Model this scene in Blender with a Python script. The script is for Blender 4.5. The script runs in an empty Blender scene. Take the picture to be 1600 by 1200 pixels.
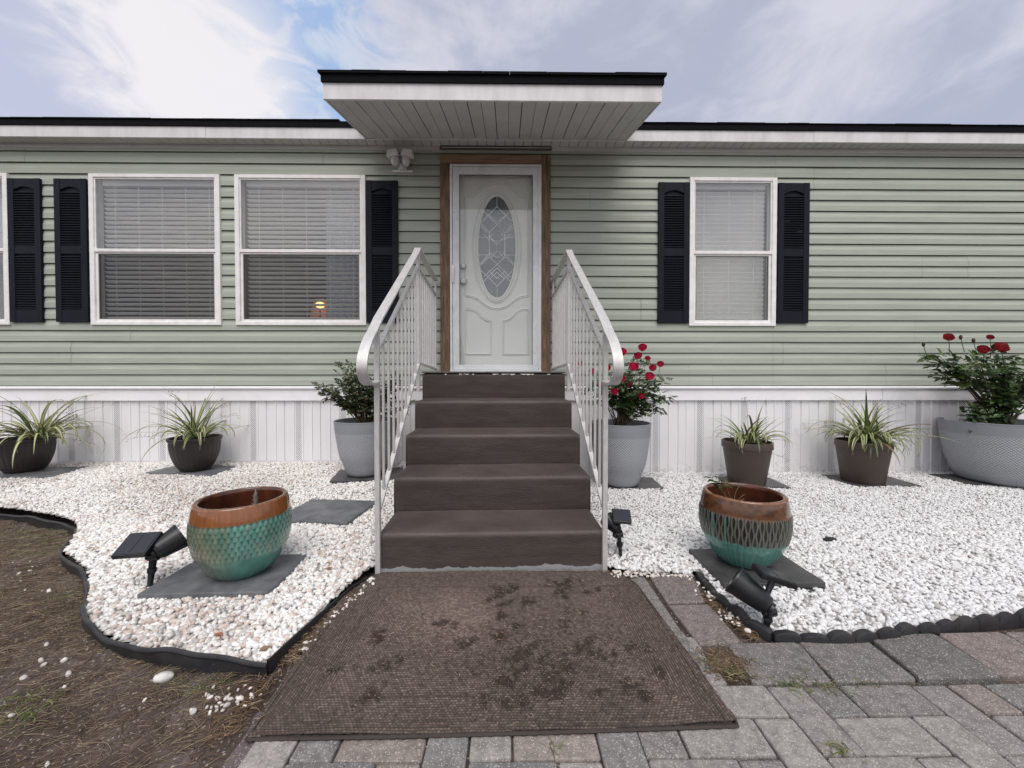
import bpy, math, random
import numpy as np
R = math.radians
rng = np.random.default_rng(7)
random.seed(7)
SC = bpy.context.scene
COL = SC.collection

# ------------------------------------------------------------------ camera, sky, sun, exposure
cd = bpy.data.cameras.new('camera'); cam = bpy.data.objects.new('camera', cd); COL.objects.link(cam)
cam.location = (0, -4.03, 1.04)
cam.rotation_euler = (R(90 - .95), 0, R(-.67))
cd.sensor_width = 36; cd.lens = 13.5; cd.clip_start = .02; cd.clip_end = 2000
SC.camera = cam
SC.view_settings.view_transform = 'Standard'
SC.view_settings.look = 'None'
SC.view_settings.exposure = 0.16
SC.view_settings.gamma = 1
SUN_EL, SUN_AZ = 60, 181     # azimuth measured clockwise from +Y
W = bpy.data.worlds.new('World'); SC.world = W; W.use_nodes = True
wt = W.node_tree; wn = wt.nodes; wl = wt.links
for n in list(wn): wn.remove(n)
def wN(t, **k):
    n = wn.new(t)
    for a, b in k.items(): setattr(n, a, b)
    return n
def wmath(op, a, b=None, c=None):
    n = wN('ShaderNodeMath', operation=op)
    for i, v in enumerate((a, b, c)):
        if v is None: continue
        if isinstance(v, (int, float)): n.inputs[i].default_value = v
        else: wl.new(v, n.inputs[i])
    return n.outputs[0]
def wmix(f, a, b):
    n = wN('ShaderNodeMix', data_type='RGBA')
    for s, v in ((n.inputs[0], f), (n.inputs[6], a), (n.inputs[7], b)):
        if isinstance(v, tuple): s.default_value = (*v, 1)
        elif isinstance(v, (int, float)): s.default_value = v
        else: wl.new(v, s)
    return n.outputs[2]
def wrange(v, a, b, c=0., d=1.):
    n = wN('ShaderNodeMapRange', interpolation_type='SMOOTHSTEP')
    wl.new(v, n.inputs[0])
    for i, x in enumerate((a, b, c, d)): n.inputs[i + 1].default_value = x
    return n.outputs[0]
out = wN('ShaderNodeOutputWorld'); bg = wN('ShaderNodeBackground'); bg.inputs[1].default_value = .1
wl.new(bg.outputs[0], out.inputs[0])
sky = wN('ShaderNodeTexSky', sky_type='NISHITA'); sky.sun_disc = False
sky.sun_elevation = R(SUN_EL); sky.sun_rotation = R(SUN_AZ); sky.dust_density = 2.0; sky.air_density = 1.0
tc = wN('ShaderNodeTexCoord')
def wnoise(scale, det, rough, dist, stretch=(1, 1, 1), loc=(0, 0, 0), rot=(0, 0, 0)):
    m = wN('ShaderNodeMapping'); wl.new(tc.outputs['Generated'], m.inputs[0])
    m.inputs['Scale'].default_value = stretch; m.inputs['Location'].default_value = loc; m.inputs['Rotation'].default_value = rot
    n = wN('ShaderNodeTexNoise'); wl.new(m.outputs[0], n.inputs[0])
    n.inputs['Scale'].default_value = scale; n.inputs['Detail'].default_value = det
    n.inputs['Roughness'].default_value = rough; n.inputs['Distortion'].default_value = dist
    return n.outputs[0]
n1 = wnoise(2.2, 7, .58, .5, (1, 1, 2.0), (1.3, .2, .7), (0, R(25), 0))
n2 = wnoise(6.5, 6, .6, .8, (1, 1, 2.2), (.3, 2.2, .1), (0, R(35), 0))
grey_c, light_c = (4.4, 4.65, 5.85), (6.7, 6.7, 7.5)
c = wmix(wrange(wmath('ADD', wmath('MULTIPLY', n1, .7), wmath('MULTIPLY', n2, .3)), .40, .62), grey_c, light_c)
def wblob(px, py, r0, r1, amp=.55, nz=None):
    u, v = (px - 793) / 600, (590 - py) / 600
    l = math.sqrt(u * u + v * v + 1); d = (u / l, 1 / l, v / l)
    n = wN('ShaderNodeVectorMath', operation='DISTANCE'); wl.new(tc.outputs['Generated'], n.inputs[0]); n.inputs[1].default_value = d
    dist = wmath('ADD', n.outputs['Value'], wmath('MULTIPLY', wmath('SUBTRACT', nz or n2, .5), amp))
    return wrange(dist, r1, r0)
# open blue patch, then the bright cloud bank lying left of it
blue = wmix(wrange(n2, .42, .60), (3.6, 5.0, 7.6), (6.0, 6.7, 8.0))
c = wmix(wblob(450, 120, .10, .26, .35), c, blue)
c = wmix(wblob(30, 130, .10, .30, .5, n1), c, (5.7, 6.3, 7.9))
c = wmix(wmath('MULTIPLY', wblob(90, 40, .12, .34, .5, n2), .8), c, (5.2, 5.4, 6.8))
c = wmix(wmath('MULTIPLY', wblob(315, 125, .06, .20, .34), .9), c, (9.3, 8.9, 8.9))
sepw = wN('ShaderNodeSeparateXYZ'); wl.new(tc.outputs['Generated'], sepw.inputs[0])
bright = wrange(sepw.outputs[1], .25, -.6)          # extra brightness added to the unseen sky behind the viewer, for more light
c = wmix(wmath('MULTIPLY', bright, .8), c, wmix(wrange(n1, .35, .65), (6.6, 6.8, 7.6), (12.0, 11.6, 11.2)))
c = wmix(.88, sky.outputs[0], c)
wl.new(c, bg.inputs[0])
sd = bpy.data.lights.new('sun', 'SUN'); sd.energy = 2.1; sd.angle = R(40); sd.color = (1, .965, .92)
so = bpy.data.objects.new('sun', sd); COL.objects.link(so)
az, el = R(SUN_AZ), R(SUN_EL)
sv = (math.sin(az) * math.cos(el), math.cos(az) * math.cos(el), math.sin(el))
import mathutils
so.rotation_euler = mathutils.Vector(sv).to_track_quat('Z', 'Y').to_euler()

# ------------------------------------------------------------------ numpy noise
def _hash(ix, iy, s):
    h = (ix.astype(np.int64) * 374761393 + iy.astype(np.int64) * 668265263 + s * 974711) & 0x7fffffff
    h = ((h ^ (h >> 13)) * 1274126177) & 0x7fffffff
    return ((h ^ (h >> 16)) & 0xffff) / 65535.
def vnoise(x, y, s=0):
    x = np.asarray(x, float); y = np.asarray(y, float)
    ix = np.floor(x); iy = np.floor(y); fx = x - ix; fy = y - iy
    fx = fx * fx * (3 - 2 * fx); fy = fy * fy * (3 - 2 * fy)
    a = _hash(ix, iy, s); b = _hash(ix + 1, iy, s); c_ = _hash(ix, iy + 1, s); d = _hash(ix + 1, iy + 1, s)
    return (a * (1 - fx) + b * fx) * (1 - fy) + (c_ * (1 - fx) + d * fx) * fy
def fbm(x, y, s=0, o=4):
    t = 0; a = .5
    for i in range(o):
        t = t + a * vnoise(x * 2 ** i, y * 2 ** i, s + i); a *= .5
    return t / (1 - .5 ** o)

# ------------------------------------------------------------------ materials
def mat(name, color, rough=.6, metal=0., var=.12, vscale=3., bump=0., bscale=60., attr=None, spec=.5, c2=None, stretch=(1, 1, 1), bdist=.004, coat=0., speck=None, trans=0.):
    m = bpy.data.materials.new(name); m.use_nodes = True; t = m.node_tree; N = t.nodes; L = t.links
    b = N['Principled BSDF']; b.inputs['Roughness'].default_value = rough; b.inputs['Metallic'].default_value = metal
    b.inputs['Specular IOR Level'].default_value = spec; b.inputs['Coat Weight'].default_value = coat
    tcn = N.new('ShaderNodeTexCoord'); mp = N.new('ShaderNodeMapping'); L.new(tcn.outputs['Object'], mp.inputs[0]); mp.inputs['Scale'].default_value = stretch
    nz = N.new('ShaderNodeTexNoise'); nz.inputs['Scale'].default_value = vscale; nz.inputs['Detail'].default_value = 6; nz.inputs['Roughness'].default_value = .62
    L.new(mp.outputs[0], nz.inputs[0])
    mr = N.new('ShaderNodeMapRange'); L.new(nz.outputs[0], mr.inputs[0]); mr.inputs[1].default_value = .3; mr.inputs[2].default_value = .7
    mx = N.new('ShaderNodeMix'); mx.data_type = 'RGBA'; L.new(mr.outputs[0], mx.inputs[0])
    if c2 is None: c2 = tuple(x * (1 - var * 2) for x in color)
    if attr:
        at = N.new('ShaderNodeAttribute'); at.attribute_name = attr
        mx.blend_type = 'MULTIPLY'; L.new(at.outputs[0], mx.inputs[6])
        mx.inputs[7].default_value = (1 - var * 2,) * 3 + (1,)
    else:
        mx.inputs[6].default_value = (*color, 1); mx.inputs[7].default_value = (*c2, 1)
    last = mx.outputs[2]
    if speck:
        sc_, th, sc_col, amt = speck
        vo = N.new('ShaderNodeTexVoronoi'); vo.inputs['Scale'].default_value = sc_; L.new(mp.outputs[0], vo.inputs[0])
        sp = N.new('ShaderNodeSeparateColor'); L.new(vo.outputs['Color'], sp.inputs[0])
        g = N.new('ShaderNodeMath'); g.operation = 'GREATER_THAN'; L.new(sp.outputs[0], g.inputs[0]); g.inputs[1].default_value = th
        g2 = N.new('ShaderNodeMath'); g2.operation = 'MULTIPLY'; L.new(g.outputs[0], g2.inputs[0]); g2.inputs[1].default_value = amt
        m2 = N.new('ShaderNodeMix'); m2.data_type = 'RGBA'; L.new(g2.outputs[0], m2.inputs[0]); L.new(last, m2.inputs[6]); m2.inputs[7].default_value = (*sc_col, 1)
        last = m2.outputs[2]
    L.new(last, b.inputs['Base Color'])
    if bump:
        bn = N.new('ShaderNodeTexNoise'); bn.inputs['Scale'].default_value = bscale; bn.inputs['Detail'].default_value = 5; L.new(mp.outputs[0], bn.inputs[0])
        bp = N.new('ShaderNodeBump'); bp.inputs['Strength'].default_value = bump; bp.inputs['Distance'].default_value = bdist
        L.new(bn.outputs[0], bp.inputs['Height']); L.new(bp.outputs[0], b.inputs['Normal'])
    if trans:
        o = N['Material Output']; tl = N.new('ShaderNodeBsdfTranslucent'); ms = N.new('ShaderNodeMixShader'); ms.inputs[0].default_value = trans
        L.new(last, tl.inputs[0]); L.new(b.outputs[0], ms.inputs[1]); L.new(tl.outputs[0], ms.inputs[2]); L.new(ms.outputs[0], o.inputs[0])
    return m
def emis(name, color, s):
    m = bpy.data.materials.new(name); m.use_nodes = True; b = m.node_tree.nodes['Principled BSDF']
    b.inputs['Emission Color'].default_value = (*color, 1); b.inputs['Emission Strength'].default_value = s; b.inputs['Base Color'].default_value = (*color, 1)
    return m
def glass(name, tint, refl=1.0, haze=0., hazecol=(.3, .3, .3), rough=.0, bumps=0., ior=1.5):
    m = bpy.data.materials.new(name); m.use_nodes = True; t = m.node_tree; N = t.nodes; L = t.links
    N.remove(N['Principled BSDF']); o = N['Material Output']
    tr = N.new('ShaderNodeBsdfTransparent'); tr.inputs[0].default_value = (*tint, 1)
    base = tr.outputs[0]
    if haze:
        df = N.new('ShaderNodeBsdfDiffuse'); df.inputs[0].default_value = (*hazecol, 1); mh = N.new('ShaderNodeMixShader'); mh.inputs[0].default_value = haze
        L.new(base, mh.inputs[1]); L.new(df.outputs[0], mh.inputs[2]); base = mh.outputs[0]
    gl = N.new('ShaderNodeBsdfGlossy'); gl.inputs['Roughness'].default_value = rough
    lw = N.new('ShaderNodeLayerWeight'); lw.inputs[0].default_value = .5
    p5 = N.new('ShaderNodeMath'); p5.operation = 'POWER'; L.new(lw.outputs['Facing'], p5.inputs[0]); p5.inputs[1].default_value = 4.5
    mu = N.new('ShaderNodeMath'); mu.operation = 'MULTIPLY_ADD'; mu.use_clamp = True; L.new(p5.outputs[0], mu.inputs[0]); mu.inputs[1].default_value = .9; mu.inputs[2].default_value = .04 * refl
    ms = N.new('ShaderNodeMixShader'); L.new(mu.outputs[0], ms.inputs[0]); L.new(base, ms.inputs[1]); L.new(gl.outputs[0], ms.inputs[2]); L.new(ms.outputs[0], o.inputs[0])
    if bumps:
        tcn = N.new('ShaderNodeTexCoord'); nz = N.new('ShaderNodeTexNoise'); nz.inputs['Scale'].default_value = 1.6; nz.inputs['Detail'].default_value = 1
        L.new(tcn.outputs['Object'], nz.inputs[0]); bp = N.new('ShaderNodeBump'); bp.inputs['Strength'].default_value = bumps; bp.inputs['Distance'].default_value = .01
        L.new(nz.outputs[0], bp.inputs['Height']); L.new(bp.outputs[0], gl.inputs['Normal'])
    return m
M = {}
M['siding'] = mat('siding_vinyl', (.405, .432, .374), .55, var=.05, vscale=1.6, bump=.12, bscale=9, stretch=(1, 1, 6), c2=(.338, .362, .310), spec=.3)
M['seam'] = mat('siding_seam', (.20, .22, .17), .7)
M['white'] = mat('white_vinyl', (.84, .83, .85), .45, var=.05, vscale=5, c2=(.76, .75, .77))
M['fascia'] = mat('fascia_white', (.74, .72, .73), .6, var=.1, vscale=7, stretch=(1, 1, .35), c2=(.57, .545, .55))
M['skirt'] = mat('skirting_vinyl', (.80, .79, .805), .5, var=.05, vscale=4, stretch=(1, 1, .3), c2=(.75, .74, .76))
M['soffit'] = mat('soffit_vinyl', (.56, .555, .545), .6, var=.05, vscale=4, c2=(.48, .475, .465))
M['black_metal'] = mat('dark_shingle', (.007, .007, .009), .95, var=.2, vscale=30, bump=.5, bscale=120, spec=.12)
M['shutter'] = mat('shutter_plastic', (.009, .012, .020), .55, var=.2, vscale=20, bump=.35, bscale=40, stretch=(1, 1, .2), spec=.16)
M['frame'] = mat('window_frame_paint', (.86, .85, .84), .45, var=.08, vscale=14, c2=(.72, .70, .68))
M['gasket'] = mat('grey_gasket', (.20, .20, .19), .6)
M['blind'] = mat('blind_slat', (.95, .95, .94), .5, var=.02, trans=.42)
M['cord'] = mat('blind_cord', (.75, .75, .72), .8)
M['curtain'] = mat('curtain_cloth', (.52, .56, .63), .9, var=.1, vscale=8, stretch=(4, 4, .3), trans=.3)
M['sheer'] = mat('sheer_curtain', (.80, .80, .84), .9, var=.06, vscale=8, stretch=(6, 4, .3), trans=.3)
M['room'] = mat('room_wall_paint', (.22, .14, .10), .8)
M['roomdark'] = mat('room_floor', (.10, .08, .07), .8)
M['door'] = mat('door_paint', (.76, .765, .73), .4, var=.03)
M['storm'] = mat('storm_door_white', (.78, .80, .82), .4, var=.06, vscale=12, c2=(.64, .66, .68), speck=(60, .985, (.5, .5, .49), .4))
M['chrome'] = mat('brushed_nickel', (.45, .42, .40), .3, metal=1.)
M['wood'] = mat('weathered_wood', (.27, .185, .125), .85, spec=.2, var=.3, vscale=6, bump=.5, bscale=14, c2=(.075, .050, .036), stretch=(11, 11, .9))
M['woodh'] = mat('weathered_wood_lintel', (.34, .235, .155), .85, spec=.2, var=.3, vscale=6, bump=.5, bscale=25, c2=(.17, .115, .078), stretch=(.6, 9, 9))
M['rail'] = mat('railing_aluminium', (.62, .61, .60), .42, metal=.25, var=.1, vscale=20, c2=(.48, .47, .46), stretch=(3, 1, 1), bump=.08, bscale=90)
M['caming'] = mat('lead_caming', (.86, .88, .87), .35, metal=.15)
M['slate'] = mat('slate_stone', (.065, .070, .080), .5, var=.2, vscale=7, bump=.9, bscale=16, c2=(.185, .19, .20), stretch=(1, 1, 1))
M['slate_dark'] = mat('dark_slate', (.030, .029, .031), .45, var=.25, vscale=6, bump=.9, bscale=14, c2=(.085, .082, .083))
M['plastic'] = mat('black_plastic', (.010, .011, .013), .38, var=.2, vscale=12)
M['plastic_edge'] = mat('edging_plastic', (.013, .014, .018), .42, var=.3, vscale=9, c2=(.04, .038, .038))
M['bpot'] = mat('brown_planter', (.075, .054, .045), .5, var=.1, vscale=6)
M['bpotdark'] = mat('dark_brown_planter', (.026, .020, .019), .45, var=.1, vscale=6)
M['soil'] = mat('potting_soil', (.035, .022, .015), .95, var=.3, vscale=40, bump=.8, bscale=70)
M['stem'] = mat('plant_stem', (.05, .055, .02), .7)
M['leaf'] = mat('leaf', (1, 1, 1), .42, var=.14, vscale=9, attr='tint', trans=.2)
M['blade'] = mat('blade', (1, 1, 1), .45, var=.08, vscale=9, attr='tint', trans=.25)
M['petal'] = mat('petal', (1, 1, 1), .55, var=.1, vscale=20, attr='tint', trans=.3)
M['pebble'] = mat('pebble', (1, 1, 1), .65, var=.06, vscale=60, attr='tint', bump=.2, bscale=160)
M['tint'] = mat('dry_matter', (1, 1, 1), .85, var=.1, vscale=20, attr='tint')
M['mat'] = mat('woven_mat', (1, 1, 1), .8, var=.12, vscale=5, attr='tint')
M['paver'] = mat('concrete_paver', (1, 1, 1), .88, var=.24, vscale=34, attr='tint', bump=.9, bscale=110, speck=(400, .93, (.58, .55, .52), .6))
M['glaze'] = mat('pot_glaze', (1, 1, 1), .16, var=.10, vscale=14, attr='tint', bump=.06, bscale=30, coat=.5)
M['cell'] = mat('solar_cell', (.020, .022, .028), .15, spec=.6)
M['win_glass'] = glass('window_glass', (.99, .99, .99), 2.7, bumps=.35)
M['screen_glass'] = glass('screened_glass', (.83, .83, .83), .9, haze=.012, hazecol=(.2, .2, .2), bumps=.2)
M['clear_glass'] = glass('clear_glass', (.97, .975, .97), 2.2, bumps=.2)
M['storm_glass'] = glass('storm_glass', (.975, .98, .977), 1.5, bumps=.12)
M['oval_glass'] = mat('textured_glass', (.085, .105, .13), .10, var=.3, vscale=9, bump=.6, bscale=34, spec=1.0, c2=(.07, .085, .105), stretch=(1, 1, 1))
M['lampglow'] = emis('lamp_glow', (1, .60, .20), 2.5)
M['lampshade'] = emis('lamp_shade_glow', (1, .30, .07), .06)
M['white_plastic'] = mat('white_plastic', (.86, .85, .84), .4, var=.08, vscale=14)
M['lens'] = mat('lamp_lens', (.70, .70, .70), .15, spec=.8)
M['track'] = mat('dark_track', (.10, .10, .085), .6)
M['paint_chip'] = mat('bare_chip', (.70, .70, .68), .7)

def node_mat(name, rough=.6):
    m = bpy.data.materials.new(name); m.use_nodes = True; t = m.node_tree
    t.nodes['Principled BSDF'].inputs['Roughness'].default_value = rough
    return m, t.nodes, t.links, t.nodes['Principled BSDF']
def perf_mat():                      # small round holes in staggered rows
    m, N, L, b = node_mat('perforated_vinyl', .5)
    tcn = N.new('ShaderNodeTexCoord'); mp = N.new('ShaderNodeMapping'); L.new(tcn.outputs['Object'], mp.inputs[0])
    mp.inputs['Rotation'].default_value = (0, R(45), 0)
    mp.inputs['Scale'].default_value = (1, 0, 1)
    v = N.new('ShaderNodeTexVoronoi'); v.inputs['Scale'].default_value = 72; v.inputs['Randomness'].default_value = 0; L.new(mp.outputs[0], v.inputs[0])
    g = N.new('ShaderNodeMath'); g.operation = 'LESS_THAN'; L.new(v.outputs['Distance'], g.inputs[0]); g.inputs[1].default_value = .34
    x = N.new('ShaderNodeMix'); x.data_type = 'RGBA'; L.new(g.outputs[0], x.inputs[0]); x.inputs[6].default_value = (.80, .79, .81, 1); x.inputs[7].default_value = (.13, .13, .14, 1)
    L.new(x.outputs[2], b.inputs['Base Color']); return m
M['perf'] = perf_mat()
def splash(m, z0=.26):
    t = m.node_tree; N = t.nodes; L = t.links; b = N['Principled BSDF']; src = b.inputs['Base Color'].links[0].from_socket
    tcn = N.new('ShaderNodeTexCoord'); sp = N.new('ShaderNodeSeparateXYZ'); L.new(tcn.outputs['Object'], sp.inputs[0])
    nz = N.new('ShaderNodeTexNoise'); nz.inputs['Scale'].default_value = 26; nz.inputs['Detail'].default_value = 8; nz.inputs['Roughness'].default_value = .75; L.new(tcn.outputs['Object'], nz.inputs[0])
    zr = N.new('ShaderNodeMapRange'); L.new(sp.outputs[2], zr.inputs[0]); zr.inputs[1].default_value = 0; zr.inputs[2].default_value = z0; zr.inputs[3].default_value = .17; zr.inputs[4].default_value = -.12
    ad = N.new('ShaderNodeMath'); ad.operation = 'ADD'; L.new(nz.outputs[0], ad.inputs[0]); L.new(zr.outputs[0], ad.inputs[1])
    mr = N.new('ShaderNodeMapRange'); L.new(ad.outputs[0], mr.inputs[0]); mr.inputs[1].default_value = .56; mr.inputs[2].default_value = .74; mr.inputs[4].default_value = .55
    mx = N.new('ShaderNodeMix'); mx.data_type = 'RGBA'; L.new(mr.outputs[0], mx.inputs[0]); L.new(src, mx.inputs[6]); mx.inputs[7].default_value = (.36, .31, .27, 1); L.new(mx.outputs[2], b.inputs['Base Color'])
splash(M['skirt']); splash(M['perf'])
def step_mat():
    m, N, L, b = node_mat('painted_concrete_steps', .62)
    tcn = N.new('ShaderNodeTexCoord')
    def nz(s, st, d=5):
        mp = N.new('ShaderNodeMapping'); L.new(tcn.outputs['Object'], mp.inputs[0]); mp.inputs['Scale'].default_value = st
        n = N.new('ShaderNodeTexNoise'); n.inputs['Scale'].default_value = s; n.inputs['Detail'].default_value = d; n.inputs['Roughness'].default_value = .65; L.new(mp.outputs[0], n.inputs[0]); return n.outputs[0]
    a = nz(4, (1, 1, 5)); w = nz(26, (1, 1, 4))
    r = N.new('ShaderNodeMapRange'); L.new(a, r.inputs[0]); r.inputs[1].default_value = .35; r.inputs[2].default_value = .68
    x = N.new('ShaderNodeMix'); x.data_type = 'RGBA'; L.new(r.outputs[0], x.inputs[0]); x.inputs[6].default_value = (.054, .041, .036, 1); x.inputs[7].default_value = (.080, .063, .056, 1)
    # paint that stopped short of the foot of the lowest riser
    sep = N.new('ShaderNodeSeparateXYZ'); L.new(tcn.outputs['Object'], sep.inputs[0])
    e = nz(5, (1, 0, 0), 6)
    mm = N.new('ShaderNodeMath'); mm.operation = 'MULTIPLY_ADD'; L.new(e, mm.inputs[0]); mm.inputs[1].default_value = .10; mm.inputs[2].default_value = -.027
    lt = N.new('ShaderNodeMath'); lt.operation = 'LESS_THAN'; L.new(sep.outputs[2], lt.inputs[0]); L.new(mm.outputs[0], lt.inputs[1])
    y = N.new('ShaderNodeMix'); y.data_type = 'RGBA'; L.new(lt.outputs[0], y.inputs[0]); L.new(x.outputs[2], y.inputs[6]); y.inputs[7].default_value = (.30, .30, .31, 1)
    # scuffs
    g = N.new('ShaderNodeMapRange'); L.new(nz(75, (.6, 1.6, 1)), g.inputs[0]); g.inputs[1].default_value = .64; g.inputs[2].default_value = .80
    z = N.new('ShaderNodeMix'); z.data_type = 'RGBA'; L.new(g.outputs[0], z.inputs[0]); L.new(y.outputs[2], z.inputs[6]); z.inputs[7].default_value = (.16, .14, .13, 1)
    L.new(z.outputs[2], b.inputs['Base Color'])
    bp = N.new('ShaderNodeBump'); bp.inputs['Strength'].default_value = .45; bp.inputs['Distance'].default_value = .005; L.new(w, bp.inputs['Height']); L.new(bp.outputs[0], b.inputs['Normal'])
    return m
M['steps'] = step_mat()
def planter_mat():                   # grey resin with a pressed basket weave between rim band and foot
    m, N, L, b = node_mat('grey_resin_planter', .55)
    uv = N.new('ShaderNodeUVMap'); mp = N.new('ShaderNodeMapping'); L.new(uv.outputs[0], mp.inputs[0]); mp.inputs['Rotation'].default_value = (0, 0, R(45))
    v = N.new('ShaderNodeTexVoronoi'); v.voronoi_dimensions = '2D'; v.inputs['Scale'].default_value = 62; v.inputs['Randomness'].default_value = .12; L.new(mp.outputs[0], v.inputs[0])
    sep = N.new('ShaderNodeSeparateXYZ'); L.new(uv.outputs[0], sep.inputs[0])
    k = N.new('ShaderNodeAttribute'); k.attribute_name = 'weave'
    rr = N.new('ShaderNodeMapRange'); L.new(v.outputs['Distance'], rr.inputs[0]); rr.inputs[1].default_value = .1; rr.inputs[2].default_value = .55; rr.inputs[3].default_value = 1; rr.inputs[4].default_value = 0
    h = N.new('ShaderNodeMath'); h.operation = 'MULTIPLY'; L.new(rr.outputs[0], h.inputs[0]); L.new(k.outputs['Fac'], h.inputs[1])
    x = N.new('ShaderNodeMix'); x.data_type = 'RGBA'; L.new(h.outputs[0], x.inputs[0]); x.inputs[6].default_value = (.25, .26, .285, 1); x.inputs[7].default_value = (.44, .45, .475, 1)
    L.new(x.outputs[2], b.inputs['Base Color'])
    bp = N.new('ShaderNodeBump'); bp.inputs['Strength'].default_value = .7; bp.inputs['Distance'].default_value = .004; L.new(h.outputs[0], bp.inputs['Height']); L.new(bp.outputs[0], b.inputs['Normal'])
    return m
M['planter'] = planter_mat()
def dirt_mat():
    m, N, L, b = node_mat('bare_soil', .95)
    tcn = N.new('ShaderNodeTexCoord')
    def nz(s, d=7, r=.65):
        n = N.new('ShaderNodeTexNoise'); n.inputs['Scale'].default_value = s; n.inputs['Detail'].default_value = d; n.inputs['Roughness'].default_value = r; L.new(tcn.outputs['Object'], n.inputs[0]); return n.outputs[0]
    cr = N.new('ShaderNodeValToRGB'); L.new(nz(3.2), cr.inputs[0])
    e = cr.color_ramp.elements; e[0].position = .36; e[0].color = (.048, .031, .024, 1); e[1].position = .64; e[1].color = (.155, .122, .112, 1)
    k = cr.color_ramp.elements.new(.5); k.color = (.082, .056, .045, 1)
    v = N.new('ShaderNodeTexVoronoi'); v.inputs['Scale'].default_value = 190; L.new(tcn.outputs['Object'], v.inputs[0])
    s = N.new('ShaderNodeSeparateColor'); L.new(v.outputs['Color'], s.inputs[0])
    g = N.new('ShaderNodeMath'); g.operation = 'GREATER_THAN'; L.new(s.outputs[0], g.inputs[0]); g.inputs[1].default_value = .965
    x = N.new('ShaderNodeMix'); x.data_type = 'RGBA'; L.new(g.outputs[0], x.inputs[0]); L.new(cr.outputs[0], x.inputs[6]); x.inputs[7].default_value = (.33, .30, .27, 1)
    f = N.new('ShaderNodeMix'); f.data_type = 'RGBA'; f.blend_type = 'MULTIPLY'; f.inputs[0].default_value = .8; L.new(x.outputs[2], f.inputs[6])
    fr = N.new('ShaderNodeMapRange'); L.new(nz(60, 4), fr.inputs[0]); fr.inputs[1].default_value = .3; fr.inputs[2].default_value = .7; fr.inputs[3].default_value = .45; fr.inputs[4].default_value = 1.35
    L.new(fr.outputs[0], f.inputs[7]); L.new(f.outputs[2], b.inputs['Base Color'])
    bp = N.new('ShaderNodeBump'); bp.inputs['Strength'].default_value = .9; bp.inputs['Distance'].default_value = .012; L.new(nz(45, 8, .7), bp.inputs['Height']); L.new(bp.outputs[0], b.inputs['Normal'])
    return m
M['dirt'] = dirt_mat()

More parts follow.
